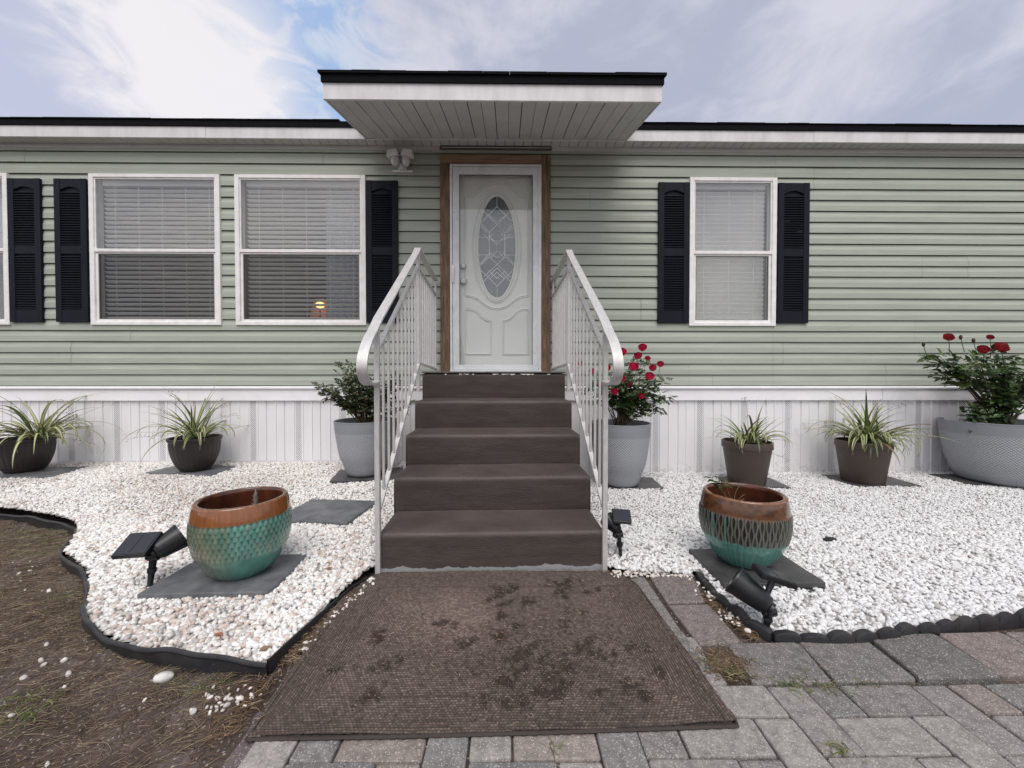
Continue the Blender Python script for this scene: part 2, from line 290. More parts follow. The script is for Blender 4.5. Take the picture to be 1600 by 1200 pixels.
# ------------------------------------------------------------------ mesh helpers
class MB:
    def __init__(s): s.v = []; s.f = []; s.c = []; s.uv = None
    def add(s, vs, fs, col=None):
        o = len(s.v); s.v.extend([tuple(p) for p in vs]); s.f.extend([tuple(i + o for i in f) for f in fs])
        if col is not None:
            s.c.extend([col] * len(vs) if not isinstance(col, list) else col)
        return s
    def box(s, x0, x1, y0, y1, z0, z1, col=None):
        return s.add([(x0, y0, z0), (x1, y0, z0), (x1, y1, z0), (x0, y1, z0), (x0, y0, z1), (x1, y0, z1), (x1, y1, z1), (x0, y1, z1)],
                     [(0, 3, 2, 1), (4, 5, 6, 7), (0, 1, 5, 4), (1, 2, 6, 5), (2, 3, 7, 6), (3, 0, 4, 7)], col)
    def tube(s, pts, r, n=6, col=None, cap=True, sq=None):
        P = np.array(pts, float); k = len(P); rr = r if hasattr(r, '__len__') else [r] * k
        T = np.gradient(P, axis=0); T /= np.linalg.norm(T, axis=1)[:, None] + 1e-9
        up = np.array([0, 0, 1.]) if abs(T[0][2]) < .9 else np.array([1., 0, 0])
        vs = []
        for i in range(k):
            a = np.cross(T[i], up); a /= np.linalg.norm(a) + 1e-9; b = np.cross(a, T[i]); up = b
            for j in range(n):
                t = 2 * math.pi * (j + (.5 if n == 4 else 0)) / n
                vs.append(P[i] + rr[i] * (a * math.cos(t) * (sq or 1) + b * math.sin(t)))
        fs = [(i * n + j, i * n + (j + 1) % n, (i + 1) * n + (j + 1) % n, (i + 1) * n + j) for i in range(k - 1) for j in range(n)]
        if cap: fs += [tuple(range(n))[::-1], tuple((k - 1) * n + j for j in range(n))]
        return s.add(vs, fs, col)
    def ribbon_x(s, path, x0, x1, th, col=None):
        """flat bar: path of (y,z), spanning x0..x1, thickness th below the path"""
        P = np.array(path, float); T = np.gradient(P, axis=0); T /= np.linalg.norm(T, axis=1)[:, None]
        Nn = np.stack([T[:, 1], -T[:, 0]], 1); Q = P + Nn * th
        vs = []
        for p, q in zip(P, Q): vs += [(x0, *p), (x1, *p), (x1, *q), (x0, *q)]
        k = len(P); fs = [(i * 4 + j, i * 4 + (j + 1) % 4, i * 4 + 4 + (j + 1) % 4, i * 4 + 4 + j) for i in range(k - 1) for j in range(4)]
        fs += [(0, 1, 2, 3), (k * 4 - 1, k * 4 - 2, k * 4 - 3, k * 4 - 4)]
        return s.add(vs, fs, col)
    def prism(s, poly, y0, y1, axis='y', col=None):
        n = len(poly)
        if axis == 'y': a = [(p[0], y0, p[1]) for p in poly]; b = [(p[0], y1, p[1]) for p in poly]
        elif axis == 'x': a = [(y0, p[0], p[1]) for p in poly]; b = [(y1, p[0], p[1]) for p in poly]
        else: a = [(p[0], p[1], y0) for p in poly]; b = [(p[0], p[1], y1) for p in poly]
        return s.add(a + b, [tuple(range(n)), tuple(range(2 * n - 1, n - 1, -1))] + [(i, i + n, (i + 1) % n + n, (i + 1) % n) for i in range(n)], col)
    def lathe(s, prof, n=48, fn=None, cx=0, cy=0, z0=0, col=None, closed=False):
        vs = []
        for (r, z) in prof:
            for j in range(n):
                t = 2 * math.pi * j / n; q = r * (fn(t, z) if fn else 1)
                vs.append((cx + q * math.cos(t), cy + q * math.sin(t), z0 + z))
        k = len(prof)
        fs = [(i * n + j, i * n + (j + 1) % n, (i + 1) * n + (j + 1) % n, (i + 1) * n + j) for i in range(k - 1) for j in range(n)]
        if closed: fs += [tuple(range(n))[::-1], tuple((k - 1) * n + j for j in range(n))]
        return s.add(vs, fs, col)
    def sphere(s, c, r, n=10, m=7, sc=(1, 1, 1), col=None):
        vs = []
        for i in range(m + 1):
            p = math.pi * i / m
            for j in range(n):
                t = 2 * math.pi * j / n
                vs.append((c[0] + r * sc[0] * math.sin(p) * math.cos(t), c[1] + r * sc[1] * math.sin(p) * math.sin(t), c[2] - r * sc[2] * math.cos(p)))
        return s.add(vs, [(i * n + j, i * n + (j + 1) % n, (i + 1) * n + (j + 1) % n, (i + 1) * n + j) for i in range(m) for j in range(n)], col)
    def build(s, name, m, parent=None, smooth=False, bevel=0, seg=2, xf=None):
        vs = s.v
        if xf is not None: vs = [xf(p) for p in vs]
        me = bpy.data.meshes.new(name); me.from_pydata([tuple(map(float, p)) for p in vs], [], s.f); me.update()
        for mm in (m if isinstance(m, list) else [m]): me.materials.append(mm)
        if s.c:
            a = me.color_attributes.new('tint', 'FLOAT_COLOR', 'POINT')
            arr = np.ones((len(s.v), 4), 'f'); arr[:, :3] = np.array(s.c, 'f')[:, :3]; a.data.foreach_set('color', arr.ravel())
        return finish(name, me, parent, smooth, bevel, seg)
def finish(name, me, parent=None, smooth=False, bevel=0, seg=2):
    if smooth: me.polygons.foreach_set('use_smooth', [True] * len(me.polygons))
    o = bpy.data.objects.new(name, me); COL.objects.link(o)
    if parent: o.parent = parent
    if bevel:
        b = o.modifiers.new('bevel', 'BEVEL'); b.width = bevel; b.segments = seg; b.limit_method = 'ANGLE'; b.angle_limit = R(40)
    if smooth and smooth != 'all':
        me.set_sharp_from_angle(angle=R(smooth if isinstance(smooth, (int, float)) and smooth > 1 else 40))
    return o
def np_mesh(name, V, Fc, m, parent=None, smooth=True, col=None):
    """V (n,3), Fc (m,k) arrays"""
    me = bpy.data.meshes.new(name); k = Fc.shape[1]
    me.vertices.add(len(V)); me.vertices.foreach_set('co', np.ascontiguousarray(V, 'f').ravel())
    me.loops.add(Fc.size); me.loops.foreach_set('vertex_index', np.ascontiguousarray(Fc, 'i').ravel())
    me.polygons.add(len(Fc)); me.polygons.foreach_set('loop_start', np.arange(0, Fc.size, k, dtype='i'))
    me.update(calc_edges=True); me.validate()
    me.polygons.foreach_set('use_smooth', np.full(len(me.polygons), smooth))
    me.materials.append(m)
    if col is not None:
        a = me.color_attributes.new('tint', 'FLOAT_COLOR', 'POINT'); arr = np.ones((len(V), 4), 'f'); arr[:, :3] = col; a.data.foreach_set('color', arr.ravel())
    o = bpy.data.objects.new(name, me); COL.objects.link(o)
    if parent: o.parent = parent
    return o
def grid_faces(nx, ny):
    i, j = np.meshgrid(np.arange(nx - 1), np.arange(ny - 1)); a = (j * nx + i).ravel()
    return np.stack([a, a + 1, a + 1 + nx, a + nx], 1)
def tag(o, label=None, cat=None, group=None, kind=None):
    if label: o['label'] = label
    if cat: o['category'] = cat
    if group: o['group'] = group
    if kind: o['kind'] = kind
    return o
def empty(name, loc, label, cat, group=None, rz=0):
    o = bpy.data.objects.new(name, None); COL.objects.link(o); o.location = loc; o.rotation_euler = (0, 0, rz); o.empty_display_size = .1
    return tag(o, label, cat, group)
def copy_tree(o, parent=None):
    c_ = o.copy(); COL.objects.link(c_); c_.parent = parent
    for ch in list(o.children): copy_tree(ch, c_)
    return c_
def catmull(P, n=8):
    P = np.array(P, float); Q = np.vstack([2 * P[0] - P[1], P, 2 * P[-1] - P[-2]]); o = []
    for i in range(1, len(Q) - 2):
        for k in range(n):
            t = k / n; o.append(.5 * (2 * Q[i] + (Q[i + 1] - Q[i - 1]) * t + (2 * Q[i - 1] - 5 * Q[i] + 4 * Q[i + 1] - Q[i + 2]) * t * t + (3 * Q[i] - Q[i - 1] - 3 * Q[i + 1] + Q[i + 2]) * t ** 3))
    o.append(Q[-2]); return np.array(o)
def inpoly(x, y, poly):
    c_ = np.zeros(np.shape(x), bool); n = len(poly); j = n - 1
    for i in range(n):
        xi, yi = poly[i][:2]; xj, yj = poly[j][:2]
        c_ ^= ((yi > y) != (yj > y)) & (x < (xj - xi) * (y - yi) / (yj - yi + 1e-12) + xi); j = i
    return c_

# ------------------------------------------------------------------ ground, beds
EDL = catmull([(-7, -.95), (-4.6, -1.12), (-3.675, -1.22), (-3.29, -1.31), (-2.95, -1.43), (-2.70, -1.62), (-2.52, -1.84), (-2.22, -2.02), (-1.98, -2.22), (-1.80, -2.40), (-1.58, -2.53), (-1.35, -2.615), (-1.12, -2.67), (-.835, -2.70)], 8)
EDL2 = catmull([(-.835, -2.70), (-.815, -2.50), (-.76, -2.20), (-.70, -2.02)], 6)
bedL = [tuple(p) for p in EDL] + [tuple(p) for p in EDL2[1:]] + [(-.69, .02), (-7, .02)]
EDR = catmull([(1.00, -2.04), (.985, -2.22), (1.0, -2.40), (1.05, -2.515), (1.20, -2.545), (1.407, -2.547), (1.88, -2.473), (2.174, -2.44), (3.2, -2.33), (7, -2.1)], 10)
bedR = [(.50, .02), (.53, -1.99), (.60, -2.02), (.75, -2.04), (.93, -2.06)] + [tuple(p) for p in EDR] + [(7, .02)]
def hL(x, y): return .030 + .125 * np.clip((y + 2.5) / 2.4, 0, 1) ** 1.1
def hR(x, y): return .022 + .012 * np.clip((y + 2.5) / 2.4, 0, 1)

# far ground sheet and the near soil, one sheet
def ground():
    xs = np.concatenate([[-600, -200, -60, -20, -10], np.arange(-6.5, 3.0, .022), [4, 6, 10, 20, 60, 200, 600]])
    ys = np.concatenate([[-600, -200, -60, -20, -10, -6], np.arange(-4.6, -.7, .022), [-.5, 0, 2, 5, 10, 20, 60, 200, 600]])
    X, Y_ = np.meshgrid(xs, ys)
    w = np.clip((-.74 - X) / .12, 0, 1) * np.clip((X + 6.4) / .4, 0, 1) * np.clip((Y_ + 4.5) / .4, 0, 1) * (Y_ < -.72)
    inb = inpoly(X, Y_, bedL); w = np.where(inb, 0, w)
    Zg = -.012 + w * ((fbm(X * 2.5, Y_ * 2.5, 3, 3) - .45) * .05 + (fbm(X * 14, Y_ * 14, 5, 4) - .5) * .032 + .012)
    V = np.stack([X.ravel(), Y_.ravel(), Zg.ravel()], 1)
    return tag(np_mesh('ground', V, grid_faces(len(xs), len(ys)), M['dirt']), kind='structure')
ground()
def zdirt(x, y):
    return -.012 + (fbm(x * 2.5, y * 2.5, 3, 3) - .45) * .05 + (fbm(x * 14, y * 14, 5, 4) - .5) * .032 + .012
M['gravelbase'] = mat('gravel_bed_base', (.50, .47, .45), .95, var=.3, vscale=60, bump=.6, bscale=90)
def bed(poly, h, x0, x1, y0, y1):
    s = .02; xs = np.arange(x0, x1, s); ys = np.arange(y0, y1, s); X, Y_ = np.meshgrid(xs, ys)
    V = np.stack([X.ravel(), Y_.ravel(), (h(X, Y_) - .0005 + .012 * np.clip(fbm(X * 3.3, Y_ * 3.3, 71, 2) - .55, -.2, .3) + (fbm(X * 6, Y_ * 6, 9, 2) - .5) * .012).ravel()], 1)
    Fc = grid_faces(len(xs), len(ys)); cc = V[Fc].mean(1); ok = inpoly(V[:, 0], V[:, 1], poly); Fc = Fc[ok[Fc].all(1)]
    return V, Fc
V1, F1 = bed(bedL, hL, -7, -.6, -2.8, .04); V2, F2 = bed(bedR, hR, .45, 7, -2.7, .04)
tag(np_mesh('gravel_bed', np.vstack([V1, V2]), np.vstack([F1, F2 + len(V1)]), M['gravelbase']), kind='structure')

# footprints kept free of pebbles: (cx, cy, hx, hy, rot)
SLABS = [
    # cx, cy, hx, hy, rot, z, mat, label
    (-1.375, -2.11, .285, .192, R(1.5), .070, 'slate', 'grey slate slab under the teal and rust glazed pot left of the steps'),
    (1.285, -2.035, .245, .185, R(-1), .056, 'slate_dark', 'dark slate slab under the striped rust and teal glazed pot'),
    (-1.27, -1.31, .27, .21, R(-8), .105, 'slate', 'empty grey slate stepping slab with a worn ring on the white pebbles'),
    (-1.28, -.47, .30, .20, R(12), .150, 'slate_dark', 'dark slate slab under the grey planter left of the steps'),
    (1.16, -.40, .27, .20, R(-4), .046, 'slate_dark', 'dark slate slab under the grey planter of pink roses'),
    (-4.50, -.36, .36, .19, R(3), .152, 'slate', 'grey slate slab under the leftmost ribbed brown bowl planter'),
    (-3.02, -.30, .33, .17, R(-6), .156, 'slate', 'grey slate slab under the ribbed brown bowl left of the windows'),
    (2.33, -.40, .26, .17, R(-5), .048, 'slate_dark', 'dark slate slab under the smaller brown pot right of the steps'),
    (3.51, -.37, .32, .19, R(-3), .048, 'slate_dark', 'dark slate slab under the brown pot with the creamiest striped leaves'),
    (4.78, -.36, .46, .20, R(-3), .048, 'slate_dark', 'dark slate slab under the wide grey bowl of dark red roses')]
SLAB_TH = .028

# ------------------------------------------------------------------ pebbles
def ico(sub):
    t = (1 + 5 ** .5) / 2
    v = [(-1, t, 0), (1, t, 0), (-1, -t, 0), (1, -t, 0), (0, -1, t), (0, 1, t), (0, -1, -t), (0, 1, -t), (t, 0, -1), (t, 0, 1), (-t, 0, -1), (-t, 0, 1)]
    f = [(0, 11, 5), (0, 5, 1), (0, 1, 7), (0, 7, 10), (0, 10, 11), (1, 5, 9), (5, 11, 4), (11, 10, 2), (10, 7, 6), (7, 1, 8), (3, 9, 4), (3, 4, 2), (3, 2, 6), (3, 6, 8), (3, 8, 9), (4, 9, 5), (2, 4, 11), (6, 2, 10), (8, 6, 7), (9, 8, 1)]
    v = [np.array(p) / np.linalg.norm(p) for p in v]
    for _ in range(sub):
        c_ = {}; nf = []
        def mid(a, b):
            k = (min(a, b), max(a, b))
            if k not in c_: p = v[a] + v[b]; v.append(p / np.linalg.norm(p)); c_[k] = len(v) - 1
            return c_[k]
        for a, b, d in f: ab, bd, da = mid(a, b), mid(b, d), mid(d, a); nf += [(a, ab, da), (b, bd, ab), (d, da, bd), (ab, bd, da)]
        f = nf
    return np.array(v), np.array(f)
def rots(n):
    q = rng.normal(size=(n, 4)); q[:, 1:3] *= .45; q /= np.linalg.norm(q, axis=1)[:, None]; w, x, y, z = q.T
    return np.stack([np.stack([1 - 2 * (y * y + z * z), 2 * (x * y - z * w), 2 * (x * z + y * w)], 1), np.stack([2 * (x * y + z * w), 1 - 2 * (x * x + z * z), 2 * (y * z - x * w)], 1), np.stack([2 * (x * z - y * w), 2 * (y * z + x * w), 1 - 2 * (x * x + y * y)], 1)], 1)
def pebbles(P, size, col, sub):
    v, f = ico(sub); n = len(P)
    jit = 1 + rng.normal(size=(n, len(v), 1)) * (.09 if sub else .07)
    S = size[:, None] * np.stack([rng.uniform(.85, 1.25, n), rng.uniform(.65, .95, n), rng.uniform(.45, .72, n)], 1)
    L = v[None] * jit * S[:, None, :]
    V = np.einsum('nij,nkj->nki', rots(n), L) + P[:, None, :]
    Fc = f[None] + (np.arange(n) * len(v))[:, None, None]
    C_ = np.repeat(col[:, None, :], len(v), 1)
    return V.reshape(-1, 3), Fc.reshape(-1, 3), C_.reshape(-1, 3)
def slab_mask(x, y, m=-.006):
    k = np.zeros(len(x), bool)
    for cx, cy, hx, hy, rz, *_ in SLABS:
        dx, dy = x - cx, y - cy; u = dx * math.cos(rz) + dy * math.sin(rz); v = -dx * math.sin(rz) + dy * math.cos(rz)
        k |= (abs(u) < hx + m) & (abs(v) < hy + m)
    return k
def scatter(poly, h, x0, x1, y0, y1, dens, side):
    n = int((x1 - x0) * (y1 - y0) * dens); x = rng.uniform(x0, x1, n); y = rng.uniform(y0, y1, n)
    k = inpoly(x, y, poly) & ~slab_mask(x, y) & ~((x > -.7) & (x < .53) & (y > -2.0))
    # only the part the place shows: beyond the frame edges nothing is needed
    k &= abs(x) < 1.42 * (y + 4.03) + 1.0
    x, y = x[k], y[k]
    for E_ in (EDL, EDL2, EDR):          # pebbles stay on their side of the edging
        Dn = np.vstack([E_[:-1] + (E_[1:] - E_[:-1]) * t_ for t_ in (0, .25, .5, .75)]); Dn = Dn[(abs(Dn[:, 0]) < 5)]
        near = np.zeros(len(x), bool); idx = np.where((y < Dn[:, 1].max() + .05))[0]
        for c0 in range(0, len(idx), 4000):
            ii = idx[c0:c0 + 4000]; near[ii] = (((x[ii, None] - Dn[None, :, 0]) ** 2 + (y[ii, None] - Dn[None, :, 1]) ** 2).min(1) < .017 ** 2)
        x, y = x[~near], y[~near]
    n = len(x)
    t = rng.random(n); reg = fbm(x * 1.6, y * 1.6, 21, 3)
    base = np.where(rng.random((n, 1)) < .6, [[.86, .85, .83]], [[.80, .77, .74]])
    if side == 'L':
        q = np.clip((reg - .42) * 3.0, 0, 1) * .6
        tan = np.array([[.64, .54, .48]]); gry = np.array([[.56, .54, .52]])
        base = np.where((t < .10 + .34 * q)[:, None], tan, base); base = np.where((t > .94 - .2 * q)[:, None], gry, base)
        base = base * (1 - .16 * q[:, None])
    else:
        base = np.where(rng.random((n, 1)) < .8, [[.78, .78, .78]], [[.66, .655, .65]])
        base = np.where((t < .07)[:, None], [[.48, .45, .43]], base)
    col = base * rng.uniform(.88, 1.05, (n, 1))
    sz = rng.uniform(.0072, .0125, n) * np.where(rng.random(n) < .06, 1.35, 1) * (1.10 if side == 'L' else .98) * np.where(y < -1.3, 1.10, .94)
    z = h(x, y) + (fbm(x * 6, y * 6, 9, 2) - .5) * .012 + rng.uniform(.0, .0085, n) + .012 * np.clip(fbm(x * 3.3, y * 3.3, 71, 2) - .55, -.2, .3)
    return np.stack([x, y, z], 1), sz, col
parts = []
for poly, h, x0, x1, side in ((bedL, hL, -6.2, -.6, 'L'), (bedR, hR, .5, 6.2, 'R')):
    for y0, y1, sub, dn in ((-2.8, -1.55, 1, 5600), (-1.55, 0.0, 0, 6400)):
        P, sz, cl = scatter(poly, h, x0, x1, y0, y1, dn, side); parts.append(pebbles(P, sz, cl, sub))
# strays on the soil and by the mat
def strays():
    pts = []
    pts += [(x, y) for x, y in zip(rng.uniform(-1.0, -.80, 34), rng.uniform(-2.86, -2.755, 34))]
    for i in range(22):
        j = rng.integers(40, len(EDL)); p = EDL[j]; d = abs(rng.normal()) * .11; pts.append((p[0] - d * .8 - .04, p[1] - d - .085))
    for i in range(70): t = rng.random(); pts.append((-.80 + .08 * t + rng.normal() * .012 + .025, -2.6 + .55 * t))
    for i in range(170): t = rng.random(); pts.append((.545 + .42 * t, -2.01 - rng.random() ** 1.6 * .06))
    for i in range(40): pts.append((.95 + rng.normal() * .02 + .0, rng.uniform(-2.5, -2.06)))
    p = np.array(pts); p = p[~slab_mask(p[:, 0], p[:, 1])]
    zz = np.where(p[:, 0] < -.83, zdirt(p[:, 0], p[:, 1]), .006) + .004
    n = len(p); return np.column_stack([p, zz]), rng.uniform(.004, .011, n), np.array([.72, .66, .61]) * rng.uniform(.65, 1.1, (n, 1))
P, sz, cl = strays(); parts.append(pebbles(P, sz, cl, 1))
o = 0; VV = []; FF = []; CC = []
for v, f, c_ in parts: VV.append(v); FF.append(f + o); CC.append(c_); o += len(v)
g = np_mesh('gravel', np.vstack(VV), np.vstack(FF), M['pebble'], smooth=True, col=np.vstack(CC).astype('f'))
tag(g, 'white and cream landscaping pebbles filling both beds beside the steps', 'gravel', kind='stuff')

# ------------------------------------------------------------------ slabs
for i, (cx, cy, hx, hy, rz, zt, mk, lab) in enumerate(SLABS):
    mb = MB(); n = 7; ring = []
    cs = [(-hx, -hy), (hx, -hy), (hx, hy), (-hx, hy)]
    for a in range(4):
        p, q = cs[a], cs[(a + 1) % 4]
        for k in range(n):
            t = k / n; w = .0035; ring.append((p[0] + (q[0] - p[0]) * t + random.uniform(-w, w), p[1] + (q[1] - p[1]) * t + random.uniform(-w, w)))
    mb.prism(ring, -SLAB_TH, 0, 'z')
    if i == 1:   # a second, wider layer below, showing along its front
        ring2 = [(x * 1.06 + .012, y * 1.05 - .012) for x, y in ring]; mb.prism(ring2, -SLAB_TH - .022, -SLAB_TH - .002, 'z')
    s = mb.build('stone_slab', M[mk], bevel=.004)
    s.location = (cx, cy, zt); s.rotation_euler = (R(random.uniform(-.6, .6)), R(random.uniform(-.6, .6)), rz)
    if i == 2: s.rotation_euler = (R(1.2), R(-1), rz)
    tag(s, lab, 'stone slab', 'slate slabs lying on the gravel')

# ------------------------------------------------------------------ paving
def paver_block(mb, pts, z, col, th=.05, b=.006):
    """pts convex polygon; rounded top edge"""
    P = np.array(pts); c0 = P.mean(0); n = len(P); rings = []
    for ins, dz in ((0, -th), (0, -b * 1.1), (b * .35, -b * .35), (b * 1.3, 0)):
        Q = c0 + (P - c0) * (1 - ins / (np.linalg.norm(P - c0, axis=1)[:, None] + 1e-6) * 1.3); rings.append([(q[0], q[1], z + dz) for q in Q])
    vs = sum(rings, []); fs = [(r * n + i, r * n + (i + 1) % n, (r + 1) * n + (i + 1) % n, (r + 1) * n + i) for r in range(3) for i in range(n)]
    fs.append(tuple(3 * n + i for i in range(n))); mb.add(vs, fs, col)
def quad(x0, x1, y0, y1, j=.0025):
    r_ = lambda: random.uniform(-j, j)
    # slightly clipped corners make the blocks look tumbled
    k = .006
    return [(x0 + k, y0 + r_()), (x1 - k, y0 + r_()), (x1 + r_(), y0 + k), (x1 + r_(), y1 - k), (x1 - k, y1 + r_()), (x0 + k, y1 + r_()), (x0 + r_(), y1 - k), (x0 + r_(), y0 + k)]
pv = MB(); w = .1225; g_ = .0045
PAVCOL = [(.262, .240, .228), (.31, .286, .270), (.225, .215, .210), (.29, .245, .222), (.345, .318, .300)]
def pcol(c_=None):
    c_ = c_ or random.choice(PAVCOL); k = random.uniform(.85, 1.12); return tuple(x * k for x in c_)
ox, oy = -.722, -2.757
for a in range(-4, 64):
    for b in range(-22, 1):
        m4 = (a - b) % 4
        if m4 == 0: x0, x1, y0, y1 = a * w, (a + 2) * w, b * w, (b + 1) * w
        elif m4 == 3: x0, x1, y0, y1 = a * w, (a + 1) * w, b * w, (b + 2) * w
        else: continue
        X0, X1, Y0, Y1 = ox + x0 + g_ / 2, ox + x1 - g_ / 2, oy + y0 + g_ / 2, oy + y1 - g_ / 2
        X0 = max(X0, -.74); Y1 = min(Y1, -2.762 if X0 > .73 else -2.01)
        if X1 - X0 < .03 or Y1 - Y0 < .03 or X1 > 6.5: continue
        if -.72 < X0 and X1 < .66 and Y0 > -2.85: continue
        paver_block(pv, quad(X0, X1, Y0, Y1), random.uniform(-.003, .003), pcol())
# rows hidden by or just peeping beside the mat
for yy in np.arange(-2.70, -2.05, .23):
    paver_block(pv, quad(.638, .718, yy, yy + .222), random.uniform(-.004, .002), pcol((.22, .205, .19)))
RED = [(.205, .175, .168), (.235, .198, .186), (.180, .160, .156), (.260, .210, .195)]
paver_block(pv, [(.735, -2.29), (.915, -2.285), (.965, -2.06), (.96, -2.045), (.755, -2.045), (.74, -2.06)], .006, pcol(RED[0]))
paver_block(pv, [(.745, -2.565), (.90, -2.555), (.918, -2.54), (.925, -2.31), (.918, -2.297), (.735, -2.303)], .004, pcol(RED[1]))
bx = [(.835, 1.112, 1.140), (1.120, 1.405, 1.415), (1.412, 1.700, 1.712), (1.708, 1.99, 2.0), (1.998, 2.29, 2.3), (2.298, 2.58, 2.59), (2.588, 2.87, 2.88), (2.88, 3.17, 3.17), (3.18, 3.47, 3.47), (3.48, 3.77, 3.77), (3.78, 4.07, 4.07)]
for i, (x0, x1, x1t) in enumerate(bx):
    dz = [.004, .008, .016, .010, .002, .006, .0, .004, 0, 0, 0][i]; s = .03 * i
    z0 = -2.755 + .012 * i * (i > 2) * .5
    paver_block(pv, [(x0 + .01, z0), (x1 - .012, z0 + .004), (x1, z0 + .016), (x1t, -2.565 + .014 * i), (x1t - .014, -2.552 + .014 * i), (x0 + .04, -2.556 + .014 * i), (x0 + .02, -2.57 + .014 * i), (x0, z0 + .012)], dz, pcol((RED + [(.19, .175, .165)])[[4, 4, 4, 3, 1, 4, 2, 0, 1, 4, 2][i]]))
# large dark border stones left of the mat
for y0, y1 in ((-3.42, -3.13), (-3.12, -2.83), (-2.82, -2.53), (-2.52, -2.24)):
    paver_block(pv, quad(-.895 + (y0 + 3.4) * .05, -.748 if y0 > -2.9 else -.632, y0, y1), random.uniform(-.004, 0) - .003, pcol((.125, .098, .090)) if y0 > -2.9 else pcol((.165, .128, .130)))
tag(pv.build('paving', M['paver']), kind='structure')
# sandy joints under the paving
jb = MB(); jb.box(-.74, 6.5, -5.6, -2.58, -.05, -.014); jb.box(-.74, .96, -2.58, -2.01, -.05, -.014)
tag(jb.build('paving_bed', mat('joint_sand', (.060, .042, .030), .95, var=.3, vscale=40, bump=.8, bscale=90)), kind='structure')

# ================================================================== HOUSE
house = empty('house', (0, 0, 0), 'sage green sided mobile home with black shutters and white skirting', 'house')
def hp(mb, name, m, parent=None, **k): return mb.build(name, m, parent or house, **k)
XW0, XW1 = -8.2, 8.4
WIN = [(-6.47, -5.105), (-4.262, -2.963), (-2.787, -1.474), (1.909, 2.797)]
WZ0, WZ1 = 1.590, 3.112
OPEN = [(a, b, WZ0, WZ1) for a, b in WIN] + [(-.695, .447, 0, 3.337)]
sid = MB(); seams = []; C0 = .953; CH = .1143
xb = sorted({XW0, XW1} | {x for o in OPEN for x in o[:2]})
prof = [(-.0175, .0062), (-.0165, .060), (-.0135, .068), (-.0015, .1143)]     # y, z above course foot
def clip_prof(za, zb, z0):
    P = [(y, z0 + z) for y, z in prof]; o = []
    for i, (y, z) in enumerate(P):
        if za <= z <= zb: o.append((y, z))
        if i + 1 < len(P):
            y2, z2 = P[i + 1]
            for zc in (za, zb):
                if z < zc < z2: o.append((y + (y2 - y) * (zc - z) / (z2 - z), zc))
    return sorted(set(o), key=lambda q: q[1])
srng = random.Random(5)
course = 0; z = C0; seamx = {}
while z < 3.39:
    if course % 2 == 0: seam_now = sorted(srng.uniform(-7.5, 8) for _ in range(4))
    if course in (2, 3): seam_now = [-4.50 if course == 2 else -4.50, 2.9]
    if course in (4, 5): seam_now = [-3.89, 4.3]
    for a, b in zip(xb[:-1], xb[1:]):
        ivs = [(z, z + CH)]
        for (xa, xc, za, zc) in OPEN:
            if xa <= a and b <= xc:
                new = []
                for (p, q) in ivs:
                    if zc <= p or za >= q: new.append((p, q)); continue
                    if p < za: new.append((p, za))
                    if q > zc: new.append((zc, q))
                ivs = new
        for (p, q) in ivs:
            q = min(q, 3.392)
            if q - p < .002: continue
            pr = clip_prof(p, q, z)
            if len(pr) < 2: continue
            cuts = [a] + [s for s in seam_now if a + .1 < s < b - .1] + [b]
            for k, (xa, xc) in enumerate(zip(cuts[:-1], cuts[1:])):
                off = -.0016 if (k % 2 == 0 and len(cuts) > 2) else 0
                n = max(2, int((xc - xa) / .5) + 1); xs = np.linspace(xa, xc, n); vs = []
                for x in xs:
                    wv = .0022 * math.sin(x * 1.7 + course * .9) + .0016 * math.sin(x * 4.3 + course * 2)
                    for (y, zz) in pr: vs.append((x, y + off + wv * .6, zz + wv * .35))
                    if abs(pr[0][1] - z) < 1e-4: pass
                m_ = len(pr)
                fs = [(i * m_ + j, (i + 1) * m_ + j, (i + 1) * m_ + j + 1, i * m_ + j + 1) for i in range(n - 1) for j in range(m_ - 1)]
                sid.add(vs, fs)
                if p <= z + .0062 <= q:     # the lip under each course
                    lip = []
                    for x in xs:
                        wv = .0022 * math.sin(x * 1.7 + course * .9) + .0016 * math.sin(x * 4.3 + course * 2)
                        lip += [(x, -.0175 + off + wv * .6, z + .0062 + wv * .35), (x, .003, z + wv * .35 + .0100)]
                    sid.add(lip, [(2 * i, 2 * i + 1, 2 * i + 3, 2 * i + 2) for i in range(n - 1)])
                if k < len(cuts) - 2:
                    seams.append(MB().add([(xc, y - .0017, zz) for y, zz in pr] + [(xc + .0035, y - .0012, zz) for y, zz in pr], [(j, j + m_, j + 1 + m_, j + 1) for j in range(m_ - 1)]))
    z += CH; course += 1
wall = hp(sid, 'wall', M['siding'])
for q_ in seams: hp(q_, 'siding_seam', M['seam'], wall)
# backing wall with the same openings, and the room shell
bk = MB()
for a, b in zip(xb[:-1], xb[1:]):
    iv = [(.0, 3.5)]
    for (xa, xc, za, zc) in OPEN:
        if xa <= a and b <= xc: iv = [(.0, za if za > 0 else .9), (zc, 3.5)]
    for p, q in iv: bk.box(a, b, .004, .085, p, q)
hp(bk, 'wall_core', mat('sheathing_shade', (.15, .16, .13), .8), wall)  # dark tone painted in as the shadow lines in the siding course gaps
rm = MB()
rm.box(XW0, XW1, 3.2, 3.25, .9, 3.5); rm.box(XW0, XW0 + .05, .09, 3.2, .9, 3.5); rm.box(XW1 - .05, XW1, .09, 3.2, .9, 3.5)
rm.box(-4.9, -4.82, .09, 3.2, 1.09, 3.5); rm.box(-1.30, -1.22, .09, 3.2, 1.09, 3.5); rm.box(1.4, 1.48, .09, 3.2, 1.09, 3.5)
hp(rm, 'interior_wall', M['room'])
